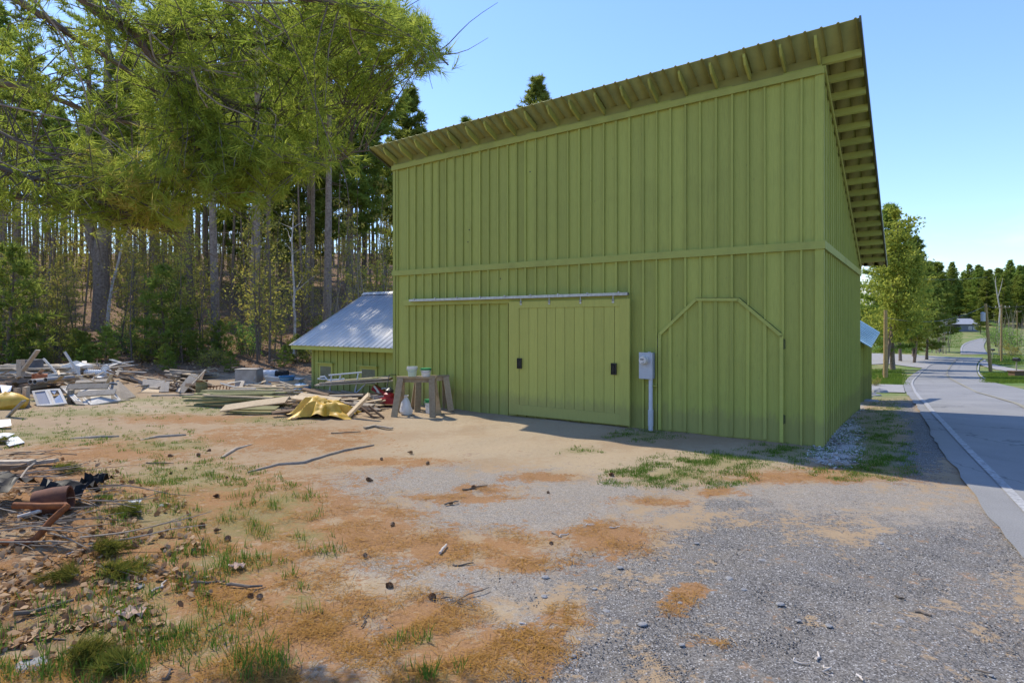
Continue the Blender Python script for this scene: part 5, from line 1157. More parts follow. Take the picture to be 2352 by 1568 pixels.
for dx_ in (-.22, .22):
    for dy_ in (.03, .37):
        m = MB(); m.tube([(g0.x + dx_ - .02, g0.y + dy_, .11), (g0.x + dx_ + .02, g0.y + dy_, .11)], .10, 12); m.build('wheel', BLACKM, mw, True)
m = MB(); m.tube([(g0.x - .15, g0.y + .4, .25), (g0.x - .15, g0.y + 1.0, .8), (g0.x + .15, g0.y + 1.0, .8), (g0.x + .15, g0.y + .4, .25)], .014, 6); m.build('handle', BLACKM, mw, True)
def bucket(pos, r0, r1, h, mat, rimmat, label, lid=False, name='bucket', group=None):
    root = empty(name, pos); tag(root, label, 'bucket' if name == 'bucket' else name, group); m = MB()
    m.lathe((0, 0, 0), [(.001, 0), (r0, 0), (r1 * .97, h * .86), (r1 * .97, h), (r1 * .90, h), (r0 * .92, .02), (.001, .02)], 20, .5); m.build('body', mat, root, smooth=True)
    m = MB(); m.lathe((0, 0, 0), [(r1 * .975, h * .78), (r1 * 1.06, h * .78), (r1 * 1.06, h * .84), (r1 * .985, h * .85), (r1 * 1.05, h * .95), (r1 * 1.05, h * 1.01), (r1 * .98, h * 1.01)] + ([(.001, h * 1.02)] if lid else []), 20, .5); m.build('rim', rimmat, root, smooth=True)
    m = MB(); m.tube([(r1 * math.cos(a) * 1.08, -r1 * .3 - r1 * .8 * math.sin(a), h * .86 - h * .35 * math.sin(a)) for a in [math.pi * k / 10 for k in range(11)]], .005, 5); m.build('bail', STEEL, root); return root
# --- sawhorses
def sawhorse(cx, yb, dz, yaw, L_, h, label, mat=SAWW, spread=.28):
    g = G(cx, yb); root = empty('sawhorse', (g.x, g.y, g.z), yaw); tag(root, label, 'sawhorse')
    m = MB(); m.box(-L_ / 2, L_ / 2, -.055, .055, h - .045, h); m.box(-L_ / 2 + .03, L_ / 2 - .03, -.02, .02, h - .14, h - .0455); m.build('top_beam', mat, root)
    for sx_ in (-1, 1):
        for sy in (-1, 1):
            m = MB(); m.beam((sx_ * (L_ / 2 - .10), sy * .052, h - .05), (sx_ * (L_ / 2 - .02), sy * spread, -.01), .15, .042, Vector((0, 1, .4)), jag=.006); m.build('leg', mat, root)
        m = MB(); m.beam((sx_ * (L_ / 2 - .06), -.16, h * .52), (sx_ * (L_ / 2 - .06), .16, h * .52), .03, .10); m.build('brace', OLDW2, root)
    return root, g
s1, g1 = sawhorse(957, 953, 0, -.12, .98, .93, 'front sawhorse of rough grey planks, carrying two buckets')
s2, g2 = sawhorse(992, 941, 0, .35, .9, .88, 'darker second sawhorse close behind the bucket-carrying one', SAWW)
def on1(dx, dy): return Vector((g1.x + dx, g1.y + dy, g1.z + .931))
bucket(on1(-.105, -.0), .095, .125, .24, plain('cloudy_plastic', (.52, .60, .45, 1), (.42, .50, .36, 1), 5, .35), WHITEP, 'cloudy pale plastic tub on the left of the front sawhorse')
b_ = bucket(on1(.22, .03), .10, .128, .20, WHITEP, GREENP, 'white bucket with green rim on the front sawhorse', True)
bucket(Vector((g1.x + .30, g1.y + .35, g1.z)), .13, .155, .34, WHITEP, GREENP, 'white bucket with green lid on the ground under the sawhorses', True)
m = MB(); gq = g1 + Vector((-.28, .12, 0)); rr = random.Random(2); nlat = 9
for k in range(1): m.lathe(gq, [(.001, 0), (.13, .0), (.16, .08), (.12, .2), (.10, .3), (.05, .38), (.03, .42), (.06, .46)], 11, .5)
m.v = [(x + rr.uniform(-.018, .018), y + rr.uniform(-.018, .018), z + rr.uniform(-.008, .01)) for x, y, z in m.v]
single('plastic_bag', 'crumpled white plastic bag under the left end of the front sawhorse', 'bag', m, WHITEP, None, True)
bg_ = bucket(at(c2, 1615, 1085), .12, .14, .26, GREYS, GREYS, 'small grey bin on the ground between the mower and the splintered boards')
# --- cabinet, drums, basin, tubs behind the lumber
def boxthing(name, label, cat, p0, p1, y0, depth, mat, detail=None):
    pass
yc = 880
cab = empty('steel_cabinet', at(c2, 462, 935)); tag(cab, 'dull grey steel cabinet standing upright behind the lumber stack', 'cabinet')
a_, b2 = at(c2, 376, 935, 940), at(c2, 550, 775, 940); m = MB(); m.box(a_.x, b2.x, a_.y, a_.y + .55, a_.z - .1, b2.z); m.build('body', GREYS, cab, True)
m = MB(); m.box(a_.x + .02, b2.x - .02, a_.y - .018, a_.y - .002, a_.z + .02, b2.z - .03); dd = m.build('door', GREYS, cab, True)
m = MB(); m.box(a_.x - .015, b2.x + .015, a_.y - .03, a_.y + .56, b2.z + .001, b2.z + .02); m.build('top', GREYS, cab, True)
m = MB(); m.tube([(b2.x - .06, a_.y - .02, (a_.z + b2.z) / 2 - .08), (b2.x - .06, a_.y - .04, (a_.z + b2.z) / 2), (b2.x - .06, a_.y - .02, (a_.z + b2.z) / 2 + .08)], .01, 6); m.build('handle', STEEL, dd, False)
def drum(x0, x1, y0, y1, mat, label, lying=True):
    p0, p1 = at(c2, x0, y1, 925), at(c2, x1, y0, 925); r = (p1.z - p0.z) / 2; zc = (p1.z + p0.z) / 2; root = empty('drum', (p0.x, p0.y, p0.z)); tag(root, label, 'drum')
    L_ = p1.x - p0.x; Mq = Matrix.Rotation(R(90), 3, 'Y'); m = MB(); m.lathe((p0.x, p0.y + .5, zc), [(.001, 0), (r * .9, 0), (r, .03), (r, L_ * .3), (r * 1.03, L_ * .32), (r, L_ * .35), (r, L_ * .65), (r * 1.03, L_ * .67), (r, L_ * .7), (r, L_ - .03), (r * .9, L_), (.001, L_)], 20, .5, Mq); m.build('body', mat, root, True, True)
    m = MB(); m.lathe((p0.x - .01, p0.y + .5, zc), [(r * .93, 0), (r * 1.02, 0), (r * 1.02, .03)], 20, .5, Mq); m.build('rim', mat, root, True, True)
drum(555, 690, 785, 870, WHITEP, 'white plastic drum lying on its side behind the steel cabinet')
drum(685, 780, 790, 850, BLACKP, 'black drum lying beside the white one behind the junk basin')
ba = empty('white_basin', at(c2, 780, 900)); tag(ba, 'long white basin tilted on the junk between cabinet and low shed', 'basin')
m = MB(); p0, p1 = at(c2, 640, 905, 925), at(c2, 915, 858, 925); z0, z1 = p0.z, p1.z + .03; x0, x1 = p0.x, p1.x; y0 = p0.y - .1
vs = [(x0 + .05, y0 + .05, z0), (x1 - .05, y0 + .05, z0 - .05), (x1 - .05, y0 + .5, z0 - .05), (x0 + .05, y0 + .5, z0), (x0, y0, z1 + .06), (x1, y0, z1 - .06), (x1, y0 + .55, z1 - .06), (x0, y0 + .55, z1 + .06)]
m.hexa([Vector(v) for v in vs]); m.build('bowl', WHITEP, ba, True); m = MB()
for a_, b_i in ((4, 5), (5, 6), (6, 7), (7, 4)): m.beam(Vector(vs[a_]) + Vector((0, 0, .01)), Vector(vs[b_i]) + Vector((0, 0, .01)), .05, .03)
m.build('rim', WHITEP, ba, True)
bucket(at(c2, 494, 930, 940), .11, .13, .17, plain('yellow_plastic', (.55, .38, .05, 1), (.45, .31, .05, 1), 6, .5), WHITEP, 'small yellow and white pail in front of the steel cabinet')
bucket(at(c2, 825, 865, 930), .22, .27, .16, BLUEP, BLUEP, 'pale blue tub half hidden behind the white basin', False, 'tub')
m = MB(); p0 = at(c2, 945, 935, 940); rr = random.Random(5)
m.lathe((p0.x, p0.y, p0.z - .02), [(.001, .2), (.18, .16), (.30, .07), (.34, 0)], 12, .5); m.v = [(x + rr.uniform(-.03, .03), y + rr.uniform(-.03, .03), max(p0.z - .02, z + rr.uniform(-.03, .03))) for x, y, z in m.v]
single('tarp', 'small blue tarp bunched beside the corner of the low shed', 'tarp', m, BLUEP, None, True)
br_ = empty('small_barrel', at(c2, 90, 970)); tag(br_, 'small rusty olive barrel standing left of the steel cabinet', 'barrel')
p0, p1 = at(c2, 90, 972, 975), at(c2, 90, 865, 975); hh = p1.z - p0.z; m = MB(); m.lathe((0, 0, 0), [(.001, 0), (.17, 0), (.18, hh * .3), (.17, hh * .33), (.18, hh * .36), (.18, hh * .66), (.17, hh * .69), (.175, hh), (.001, hh * .99)], 18); m.build('body', OLIVEW, br_, smooth=True)
m = MB(); m.lathe((0, 0, 0), [(.176, hh - .03), (.19, hh - .03), (.19, hh + .01), (.17, hh + .01)], 18); m.build('rim', RUST, br_, smooth=True)
m = MB(); 
for k in range(7): m.beam(at(c2, 160 + k * 28, 950, 965), at(c2, 168 + k * 28, 912, 965), .02, .02)
m.beam(at(c2, 150, 920, 965), at(c2, 370, 895, 965), .03, .03); m.beam(at(c2, 150, 955, 965), at(c2, 370, 938, 965), .03, .03)
single('bed_frame', 'rusty metal bed frame lying between the small barrel and the cabinet', 'bed frame', m, RUST)

# --- middle junk: slabs and boards
def slab(name, quad, th, mat, label, cat):
    m = MB(); n_ = (quad[1] - quad[0]).cross(quad[3] - quad[0]).normalized() * th
    m.hexa([q - n_ for q in quad] + list(quad)); return single(name, label, cat, m, mat)
A1 = lambda x, y, b=None: at(c1, x, y, b)
slab('metal_sheet', [A1(1160, 505, 530), A1(1395, 582, 590), A1(1390, 545, 530), A1(1260, 520, 515)], .01, GREYS, 'pale grey metal sheet lying tilted behind the brown slabs', 'metal sheet')
slab('slab', [A1(1390, 640, 650), A1(1590, 640, 650), A1(1610, 545, 635), A1(1395, 535, 635)], .05, OLDW, 'mottled grey-brown panel standing on edge right of the tilted metal sheet', 'panel')
slab('slab', [A1(1375, 660, 668), A1(1555, 665, 668), A1(1590, 610, 640), A1(1400, 600, 640)], .04, OLDW2, 'pale brown panel leaning low against the mottled panel', 'panel')
for k in range(4): board(A1(1570 + k * 20, 660, 668), A1(1600 + k * 14, 570 - k * 3, 655), .10, .03, OLDW, 'grey board end propped beside the mottled panel', 'boards propped by the mottled panel')
board(A1(1755, 668, 675), A1(1905, 490, 650), .26, .04, OLDW, 'wide grey plank leaning steeply left of the small barrel', roll=.3)
board(A1(1485, 700), A1(1950, 690), .12, .09, OLDW, 'long grey beam lying on the grass below the leaning wide plank', name='timber', cat='timber')
pile(*c1(1800, 545), 120, 6, 4, .7, 1.6, (.12, .25), .045, [OLDW, OLDW2, OLDW], 'grey board in the low heap left of the steel cabinet', 'grey boards in the middle heap', -.25, .5, 2.2, .5, tilt=.08)
pile(*c1(1760, 650), 130, 3, 4, .8, 1.7, (.08, .18), .035, [OLDW, BROWNW], 'broken board lying around the leaning wide plank', 'broken boards around the leaning plank', -.15, .5, 1.0, .3, tilt=.08)

# --- left junk heap: table of boards, doors, windows, chair, poles
zb = 750
pile(*c1(250, 650), 260, 6, 8, 1.2, 3.4, (.10, .22), .035, [OLDW, WHITEW, OLDW], 'grey weathered board across the top of the left junk heap', 'weathered boards on the left junk heap', -.05, .14, 2.4, .2, .55, tilt=.03)
pile(*c1(620, 600), 220, 5, 6, .9, 2.6, (.10, .25), .035, [OLDW, WHITEW, OLDW2], 'mixed old board behind the leaning doors of the junk heap', 'mixed boards behind the leaning doors', -.1, .3, 2.6, .2, .35, tilt=.06)
pile(*c1(830, 520), 200, 5, 6, .6, 2.0, (.08, .2), .04, [OLDW, OLDW2, WHITEW], 'short scrap board at the back of the left junk heap', 'scrap boards at the back of the junk heap', -.1, .6, 2.0, .2, .3, tilt=.1)
for k, (x, yt, yb2) in enumerate(((60, 600, 760), (165, 620, 790), (255, 610, 795), (690, 640, 770))):
    board(A1(x, yb2, yb2), A1(x + 4, yt, yb2), .13, .11, OLDW, 'square grey post propping up the boards of the left junk heap', 'posts under the junk heap', 'post', cat='post')
def window_sash(q, label, broken=False, panes=1, mat=WHITEW):
    """q: bl, br, tr, tl in space; frame of four rails and a pane"""
    o_ = (q[0] + q[1]) / 2; root = empty('window_sash', o_); tag(root, label, 'window'); n_ = (q[1] - q[0]).cross(q[3] - q[0]).normalized(); m = MB()
    ins = .13; c_ = sum(q, Vector()) / 4; inn = []
    u, v = (q[1] - q[0]).normalized(), (q[3] - q[0]).normalized(); w = .075
    inn = [q[0] + (u + v) * w, q[1] + (v - u) * w, q[2] - (u + v) * w, q[3] + (u - v) * w]
    for k in range(4):
        a, b, c__, d = q[k], q[(k + 1) % 4], inn[(k + 1) % 4], inn[k]; m.hexa([p - n_ * .025 for p in (a, b, c__, d)] + [p + n_ * .025 for p in (a, b, c__, d)])
    m.build('frame', mat, root, True); m = MB()
    if broken:
        m.add([inn[0], inn[1], inn[1].lerp(inn[2], .7), inn[0].lerp(inn[2], .55), inn[0].lerp(inn[3], .35)], [(0, 1, 2, 3, 4)]); m.add([inn[3], inn[3].lerp(inn[2], .8), inn[3].lerp(inn[1], .3)], [(0, 1, 2)])
        m.build('broken_pane', GLASS, root, True)
    else: m.add(inn, [(0, 1, 2, 3)]); m.build('pane', SCREEN, root, True)
    return root
window_sash([A1(365, 800, 800), A1(525, 792, 800), A1(462, 640, 775), A1(315, 655, 775)], 'white window sash with grey screen leaning on the front of the junk heap')
window_sash([A1(525, 792, 798), A1(660, 775, 795), A1(590, 632, 770), A1(462, 640, 770)], 'white window sash with broken glass right of the screened sash', True)
def panel_door(q, label, mat=WHITEW):
    root = empty('old_door', (q[0] + q[1]) / 2); tag(root, label, 'door'); n_ = (q[1] - q[0]).cross(q[3] - q[0]).normalized(); m = MB(); m.hexa([p - n_ * .04 for p in q] + list(q)); m.build('leaf', mat, root, True)
    for r0, r1 in ((.06, .30), (.38, .62), (.70, .94)):
        def qq(s, t_): return q[0].lerp(q[1], s).lerp(q[3].lerp(q[2], s), t_)
        m = MB(); a = [qq(r0, .14), qq(r1, .14), qq(r1, .86), qq(r0, .86)]; m.hexa([p + n_ * .001 for p in a] + [p + n_ * .012 for p in a]); m.build('panel', OLDW if mat is WHITEW else WHITEW, root, True)
panel_door([A1(810, 785, 790), A1(1185, 735, 760), A1(1050, 590, 735), A1(600, 600, 735)], 'big weathered panelled door lying sloped on the junk heap')
panel_door([A1(745, 775, 795), A1(830, 782, 795), A1(640, 600, 745), A1(585, 605, 745)], 'narrow peeling door under the left edge of the big weathered door', OLDW)
panel_door([A1(890, 785, 792), A1(1180, 740, 765), A1(1060, 640, 755), A1(760, 660, 755)], 'white panelled door half covered by the cross boards', WHITEW)
board(A1(680, 650, 760) + Vector((0, -.1, .12)), A1(1080, 640, 745) + Vector((0, -.1, .12)), .20, .04, OLDW, 'grey cross board nailed high over the white sloping door', roll=.7)
board(A1(785, 715, 775) + Vector((0, -.1, .1)), A1(1155, 690, 760) + Vector((0, -.1, .1)), .20, .04, OLDW, 'grey cross board lower down over the white sloping door', roll=.7)
slab('plywood_sheet', [A1(1180, 735, 742), A1(1330, 705, 715), A1(1160, 545, 690), A1(1015, 570, 700)], .02, OLDW, 'pale grey plywood sheet leaning at the right end of the junk heap', 'plywood sheet')
board(A1(740, 565, 730), A1(1060, 548, 715), .16, .04, OLDW, 'long grey board along the top edge of the leaning doors', roll=.4)
board(A1(1150, 750), A1(1250, 740), .2, .05, OLDW, 'small flat board on the grass at the foot of the plywood sheet')
for xa, ya, xb, yb2, w, mt_, lb in ((170, 520, 372, 250, .15, OLDW, 'thick grey plank sticking up at the left of the junk heap'), (425, 335, 565, 490, .05, WHITEW, 'thin white pole leaning left at the back of the junk heap'), (632, 268, 812, 552, .06, WHITEW, 'long white pole leaning left beside the folding chair')):
    board(A1(xa, ya, 690), A1(xb, yb2, 690), w, .05, mt_, lb, name='pole' if w < .1 else 'board', cat='pole' if w < .1 else 'board')
board(A1(205, 510, 690), A1(203, 345, 690), .16, .15, OLDW, 'upright grey post behind the sticking-up plank', name='post', cat='post')
m = MB(); p0, p1 = A1(235, 500, 660), A1(315, 362, 660); m.box(p0.x, p1.x, p0.y, p0.y + .4, p0.z - .1, p1.z); m.box(p0.x - .02, p1.x + .02, p0.y - .02, p0.y + .42, p1.z + .001, p1.z + .05); single('chest', 'dark grey wooden chest end behind the junk heap', 'chest', m, plain('dark_chest', (.12, .115, .12, 1), (.08, .078, .08, 1), 5, .8))
for k, (x, y) in enumerate(((295, 560), (340, 562), (445, 543))):
    p = A1(x, y, 735); m = MB(); m.lathe(p, [(.055, 0), (.07, 0), (.07, 1.4), (.055, 1.4), (.055, 0)], 14, .5, Matrix.Rotation(R(-91), 3, 'X') @ Matrix.Rotation(R(4 * k - 6), 3, 'Y')); single('pipe', 'dark-mouthed grey pipe poking out of the front of the junk heap', 'pipe', m, GREYS, 'pipes in the junk heap', True)
m = MB(); p = A1(320, 530, 700); q = A1(465, 500, 700); m.box(p.x, q.x, p.y, p.y + .3, p.z, q.z + .03); m.box(p.x - .02, p.x + .02, p.y - .02, p.y + .32, p.z - .01, q.z + .05); single('clay_trough', 'orange clay trough among the boards of the left junk heap', 'trough', m, ORANGEP)
m = MB(); p, q = A1(465, 545, 700), A1(620, 490, 700); m.hexa([p, Vector((q.x, p.y, p.z)), Vector((q.x, p.y + .4, p.z)), p + Vector((0, .4, 0)), Vector((p.x, p.y, q.z)), Vector((q.x - .1, p.y, q.z - .03)), Vector((q.x - .1, p.y + .4, q.z)), Vector((p.x, p.y + .4, q.z))]); m.box(p.x - .01, q.x, p.y + .02, p.y + .38, q.z + .002, q.z + .02); single('box', 'pale wooden box on the boards beside the clay trough', 'box', m, WHITEW)
m = MB(); p, q = A1(830, 470, 640), A1(1085, 470, 640); nn_ = 26
m.tube([p.lerp(q, k / nn_) for k in range(nn_ + 1)], [.10 if k % 2 else .085 for k in range(nn_ + 1)], 12); single('corrugated_pipe', 'pale corrugated pipe lying behind the folding chair', 'pipe', m, WHITEP)
m = MB(); rr = random.Random(8); p = A1(570, 450, 650)
pts = [A1(565, 450, 650), A1(620, 405, 650), A1(685, 375, 650), A1(700, 440, 650), A1(730, 395, 650), A1(785, 410, 650), A1(770, 440, 650)]
vs = []
for j in range(4):
    for k, q in enumerate(pts): vs.append(Vector((q.x + rr.uniform(-.04, .04), q.y + j * .3, p.z + (q.z - p.z) * (1, 1.1, .8, .2)[j] + rr.uniform(-.04, .04))))
nk = len(pts); m.add(vs, [(j * nk + k, j * nk + k + 1, (j + 1) * nk + k + 1, (j + 1) * nk + k) for j in range(3) for k in range(nk - 1)], .5)
m.add([Vector((v.x, v.y, p.z - .1)) if k < nk else v for k, v in enumerate(vs[:nk] + vs[:nk])], [(k, k + 1, nk + k + 1, nk + k) for k in range(nk - 1)], .5)
single('tarp', 'torn white tarp draped over the back of the junk heap', 'tarp', m, WHITEP)
# folding chair
ch = empty('folding_chair', A1(1000, 600, 640)); tag(ch, 'white metal folding chair standing on the junk heap', 'chair'); Yc = 640
Q = lambda x, y, dy=0: A1(x, y, Yc) + Vector((0, dy, 0))
m = MB(); m.tube([Q(955, 540), Q(985, 460), Q(998, 425), Q(1012, 404), Q(1035, 398), Q(1055, 405), Q(1062, 425), Q(1050, 470), Q(1025, 545)], .024, 8); m.build('back_frame', WHITEP, ch, True, True)
m = MB(); m.hexa([Q(1000, 440, -.02), Q(1055, 443, -.02), Q(1055, 443, .01), Q(1000, 440, .01), Q(1014, 408, -.02), Q(1056, 410, -.02), Q(1056, 410, .01), Q(1014, 408, .01)]); m.build('backrest', WHITEP, ch, True)
m = MB(); m.hexa([Q(965, 512, -.28), Q(1032, 516, -.28), Q(1045, 500, .12), Q(978, 496, .12), Q(965, 506, -.28), Q(1032, 510, -.28), Q(1045, 494, .12), Q(978, 490, .12)]); m.build('seat', WHITEP, ch, True)
for (xa, xb) in ((962, 940), (1030, 1015)):
    m = MB(); m.tube([Q(xa + 15, 480, .1), Q(xb, 548, -.35)], .016, 7); m.build('leg', WHITEP, ch, True)
for y_ in (470, 525): m = MB(); m.tube([Q(980 - (y_ - 470) * .3, y_), Q(1052 - (y_ - 470) * .3, y_ + 2)], .014, 6); m.build('rung', WHITEP, ch, True)
# wire loops
m = MB(); m.tube([A1(950, 350, 620), A1(948, 380, 620), A1(965, 410, 620), A1(995, 425, 620)], .018, 6); m.tube([A1(1015, 370, 620), A1(1015, 400, 620), A1(1000, 420, 620)], .014, 6); m.tube([A1(850, 405, 620), A1(880, 395, 620), A1(920, 400, 620), A1(960, 420, 620)], .014, 6); m.tube([A1(995, 425, 620), A1(1000, 420, 620), A1(960, 420, 620), A1(990, 480, 620)], .014, 6)
single('bent_branch', 'pale bent branch curving up beside the folding chair', 'branch', m, PALETWIG)
def bag(c_, r, h, mat, label, seed, name='bag', sx=1.0):
    rr = random.Random(seed); m = MB(); m.lathe(c_, [(.001, -.02), (r * .8, -.02), (r, h * .25), (r * .95, h * .55), (r * .6, h * .85), (r * .15, h), (.001, h * .98)], 14, .5)
    m.v = [(c_.x + (x - c_.x) * sx + rr.uniform(-.1, .1) * r, y + rr.uniform(-.1, .1) * r, z + rr.uniform(-.08, .08) * h) for x, y, z in m.v]; return single(name, label, 'bag', m, mat, None, True)
bag(A1(70, 820), .36, .42, YEL, 'bright yellow plastic bag at the left end of the junk heap', 3, sx=1.5)
slab('metal_sheet', [A1(30, 700, 790), A1(75, 728, 790), A1(118, 600, 770), A1(0, 592, 770)], .01, WHITEM, 'curled white metal sheet above the yellow bag', 'metal sheet')
board(A1(75, 905, 910), A1(235, 745, 905), .14, .03, GREYS, 'flat grey metal bar sticking up over the white sheets at the left', name='metal_bar', cat='metal bar')
# white sheets at the left edge
for k, (q, lb) in enumerate((([(-60, 935), (100, 925), (110, 985), (-40, 1010)], 'upper white metal sheet at the left edge of the yard'), ([(-60, 1060), (160, 1055), (75, 1100), (-60, 1120)], 'middle white metal sheet at the left edge of the yard'), ([(0, 1120), (170, 1090), (240, 1150), (90, 1185)], 'white metal sheet corner nearest the brush heap'))):
    pts = [A1(x, y, max(y, 1000) + 20 * (1 if j > 1 else 0)) for j, (x, y) in enumerate(q)]; slab('metal_sheet', [pts[3], pts[2], pts[1], pts[0]], .012, WHITEM, lb, 'metal sheet')
def scraps(n, box, label, group, lo=.25, hi=.9, zmax=.35):
    for k in range(n):
        g = A1(random.uniform(box[0], box[2]), random.uniform(box[1], box[3])); a = random.uniform(0, 6.28); L_ = random.uniform(lo, hi); e = random.uniform(-.1, .5)
        p = g + Vector((0, 0, random.uniform(.02, zmax))); d_ = Vector((math.cos(a), math.sin(a), e)) * L_
        board(p, p + d_, random.uniform(.03, .12), random.uniform(.012, .03), random.choice([OLDW, OLDW, BROWNW, WHITEW, OLDW2]), label, group, 'scrap_wood', random.gauss(0, .5), 'scrap')
scraps(46, (-60, 640, 1150, 740), 'splintered scrap of wood tangled in the left junk heap', 'scrap wood in the left junk heap', zmax=.7)
scraps(26, (1350, 600, 2000, 690), 'splintered scrap of wood strewn around the middle junk', 'scrap wood around the middle junk')
scraps(26, (2050, 640, 2900, 760), 'splintered scrap of wood strewn behind the lumber stack', 'scrap wood behind the lumber stack')
# --- brush heap at the near left
B8 = lambda x, y, b=None: at(c8, x, y, b)
def rod(pts, r, mat, name, label, cat, n=10): m = MB(); m.tube(pts, r, n); return single(name, label, cat, m, mat, None, True)
C6 = lambda x, y, b=None: at(c6, x, y, b)
pr_ = [C6(-150, 1350, 1400), C6(0, 1362, 1400), C6(200, 1370, 1400), C6(280, 1358, 1400), C6(340, 1330, 1390), C6(400, 1270, 1380), C6(500, 1150, 1360), C6(600, 1060, 1340), C6(660, 1005, 1330), C6(640, 1000, 1320), C6(400, 1008, 1300), C6(130, 1000, 1300)]
rod(pr_, .032, RUST, 'bent_pipe', 'bent orange-rusty pipe lying at the edge of the brush heap', 'pipe')
m = MB(); p, q = C6(345, 985, 1080), C6(690, 925, 1080); Mq = (q - p).normalized().to_track_quat('Z', 'Y').to_matrix(); L_ = (q - p).length
m.lathe(p, [(.10, 0), (.13, 0), (.14, L_ * .5), (.13, L_), (.11, L_), (.11, .01)], 18, .5, Mq); single('rusty_cylinder', 'dark rusty iron cylinder with an open end in the brush heap', 'cylinder', m, plain('dark_rust', (.17, .062, .03, 1), (.085, .032, .02, 1), 9, .85), None, True)
def film(path, wid, label, seed):
    rr = random.Random(seed); m = MB(); vs = []; K = 7
    for i_, p in enumerate(path):
        for k in range(K): f = k / (K - 1) - .5; vs.append(Vector((p.x + rr.uniform(-.015, .015), p.y + f * wid, p.z + .10 * math.cos(f * 3.0) + .04 * math.sin(k * 2.4 + i_ * 1.3) + rr.uniform(-.012, .012))))
    m.add(vs, [(i_ * K + k, i_ * K + k + 1, (i_ + 1) * K + k + 1, (i_ + 1) * K + k) for i_ in range(len(path) - 1) for k in range(K - 1)], .5)
    return single('plastic_sheet', label, 'plastic sheet', m, BLACKP, None, True)
film([C6(420 + 60 * k, 850 + 4 * k + (8 if k % 2 else 0), 980) for k in range(9)], .34, 'black plastic sheet strip twisted across the brush heap, right piece', 1)
film([C6(840 + 35 * k, 790 + (10 if k % 2 else -8), 900) for k in range(7)], .26, 'small black plastic sheet end folded behind the twisted strip', 5)
film([C6(-160 + 60 * k, 760 + 14 * k + (10 if k % 2 else 0), 980) for k in range(7)], .5, 'charred black plastic sheet with white folds at the frame edge of the brush heap', 2)
board(C6(-150, 590, 640), C6(320, 580, 640), .14, .07, OLDW, 'upper grey timber at the left behind the brush heap', name='timber', cat='timber')
board(C6(-150, 640, 700), C6(230, 620, 700), .14, .07, BROWNW, 'lower reddish timber at the left behind the brush heap', name='timber', cat='timber')
board(C6(330, 590, 620), C6(550, 560, 620), .1, .05, OLDW, 'weathered split branch wood right of the upper timber', name='timber', cat='timber')
m = MB(); cc = C6(480, 960, 1020); m.tube([cc + Vector((.17 * math.cos(a), .06 * math.sin(a), .07 * math.sin(a))) for a in [k * .33 for k in range(20)]], .007, 5); single('wire_loop', 'thin grey wire loop before the rusty cylinder', 'wire', m, STEEL)
rod([C6(175, 1115, 1150), C6(280, 1085, 1140), C6(400, 1050, 1130)], .02, BIRCH, 'stick', 'peeled white stick between the arms of the rusty pipe', 'stick')
rod([C6(180, 770, 900), C6(225, 700, 880), C6(270, 640, 860), C6(340, 590, 840)], .014, PALETWIG, 'stick', 'bleached curved stick rising over the black plastic at the left', 'stick')
# twigs of the brush heap
for k in range(70):
    x, y = random.uniform(-260, 1000), random.uniform(480, 1500); g = C6(x, y); a = random.uniform(-.6, .6) + (math.pi if random.random() < .5 else 0); L_ = random.uniform(.4, 1.3)
    rr = random.Random(k); lp = curve_pts(g + Vector((0, 0, random.uniform(.02, .16))), (math.cos(a), math.sin(a) * .7, random.uniform(-.05, .18)), L_, 6, -.02, .16, rr)
    lp = [Vector((p.x, p.y, max(p.z, hzf(p.x, p.y) + .008))) for p in lp]; m = MB(); r0 = random.uniform(.004, .012); m.tube(lp, [r0 * (1 - .12 * i_) for i_ in range(7)], 5)
    if random.random() < .6: j = rr.randint(2, 4); m.tube(curve_pts(lp[j], (math.cos(a + .7), math.sin(a + .7), .15), L_ * .4, 3, 0, .15, rr), [r0 * .6, r0 * .5, r0 * .4, r0 * .25], 4)
    single('twig', 'dry grey-brown twig tangled in the brush heap at the near left', 'twig', m, random.choice([TWIG, PALETWIG, TWIG]), 'twigs of the brush heap')
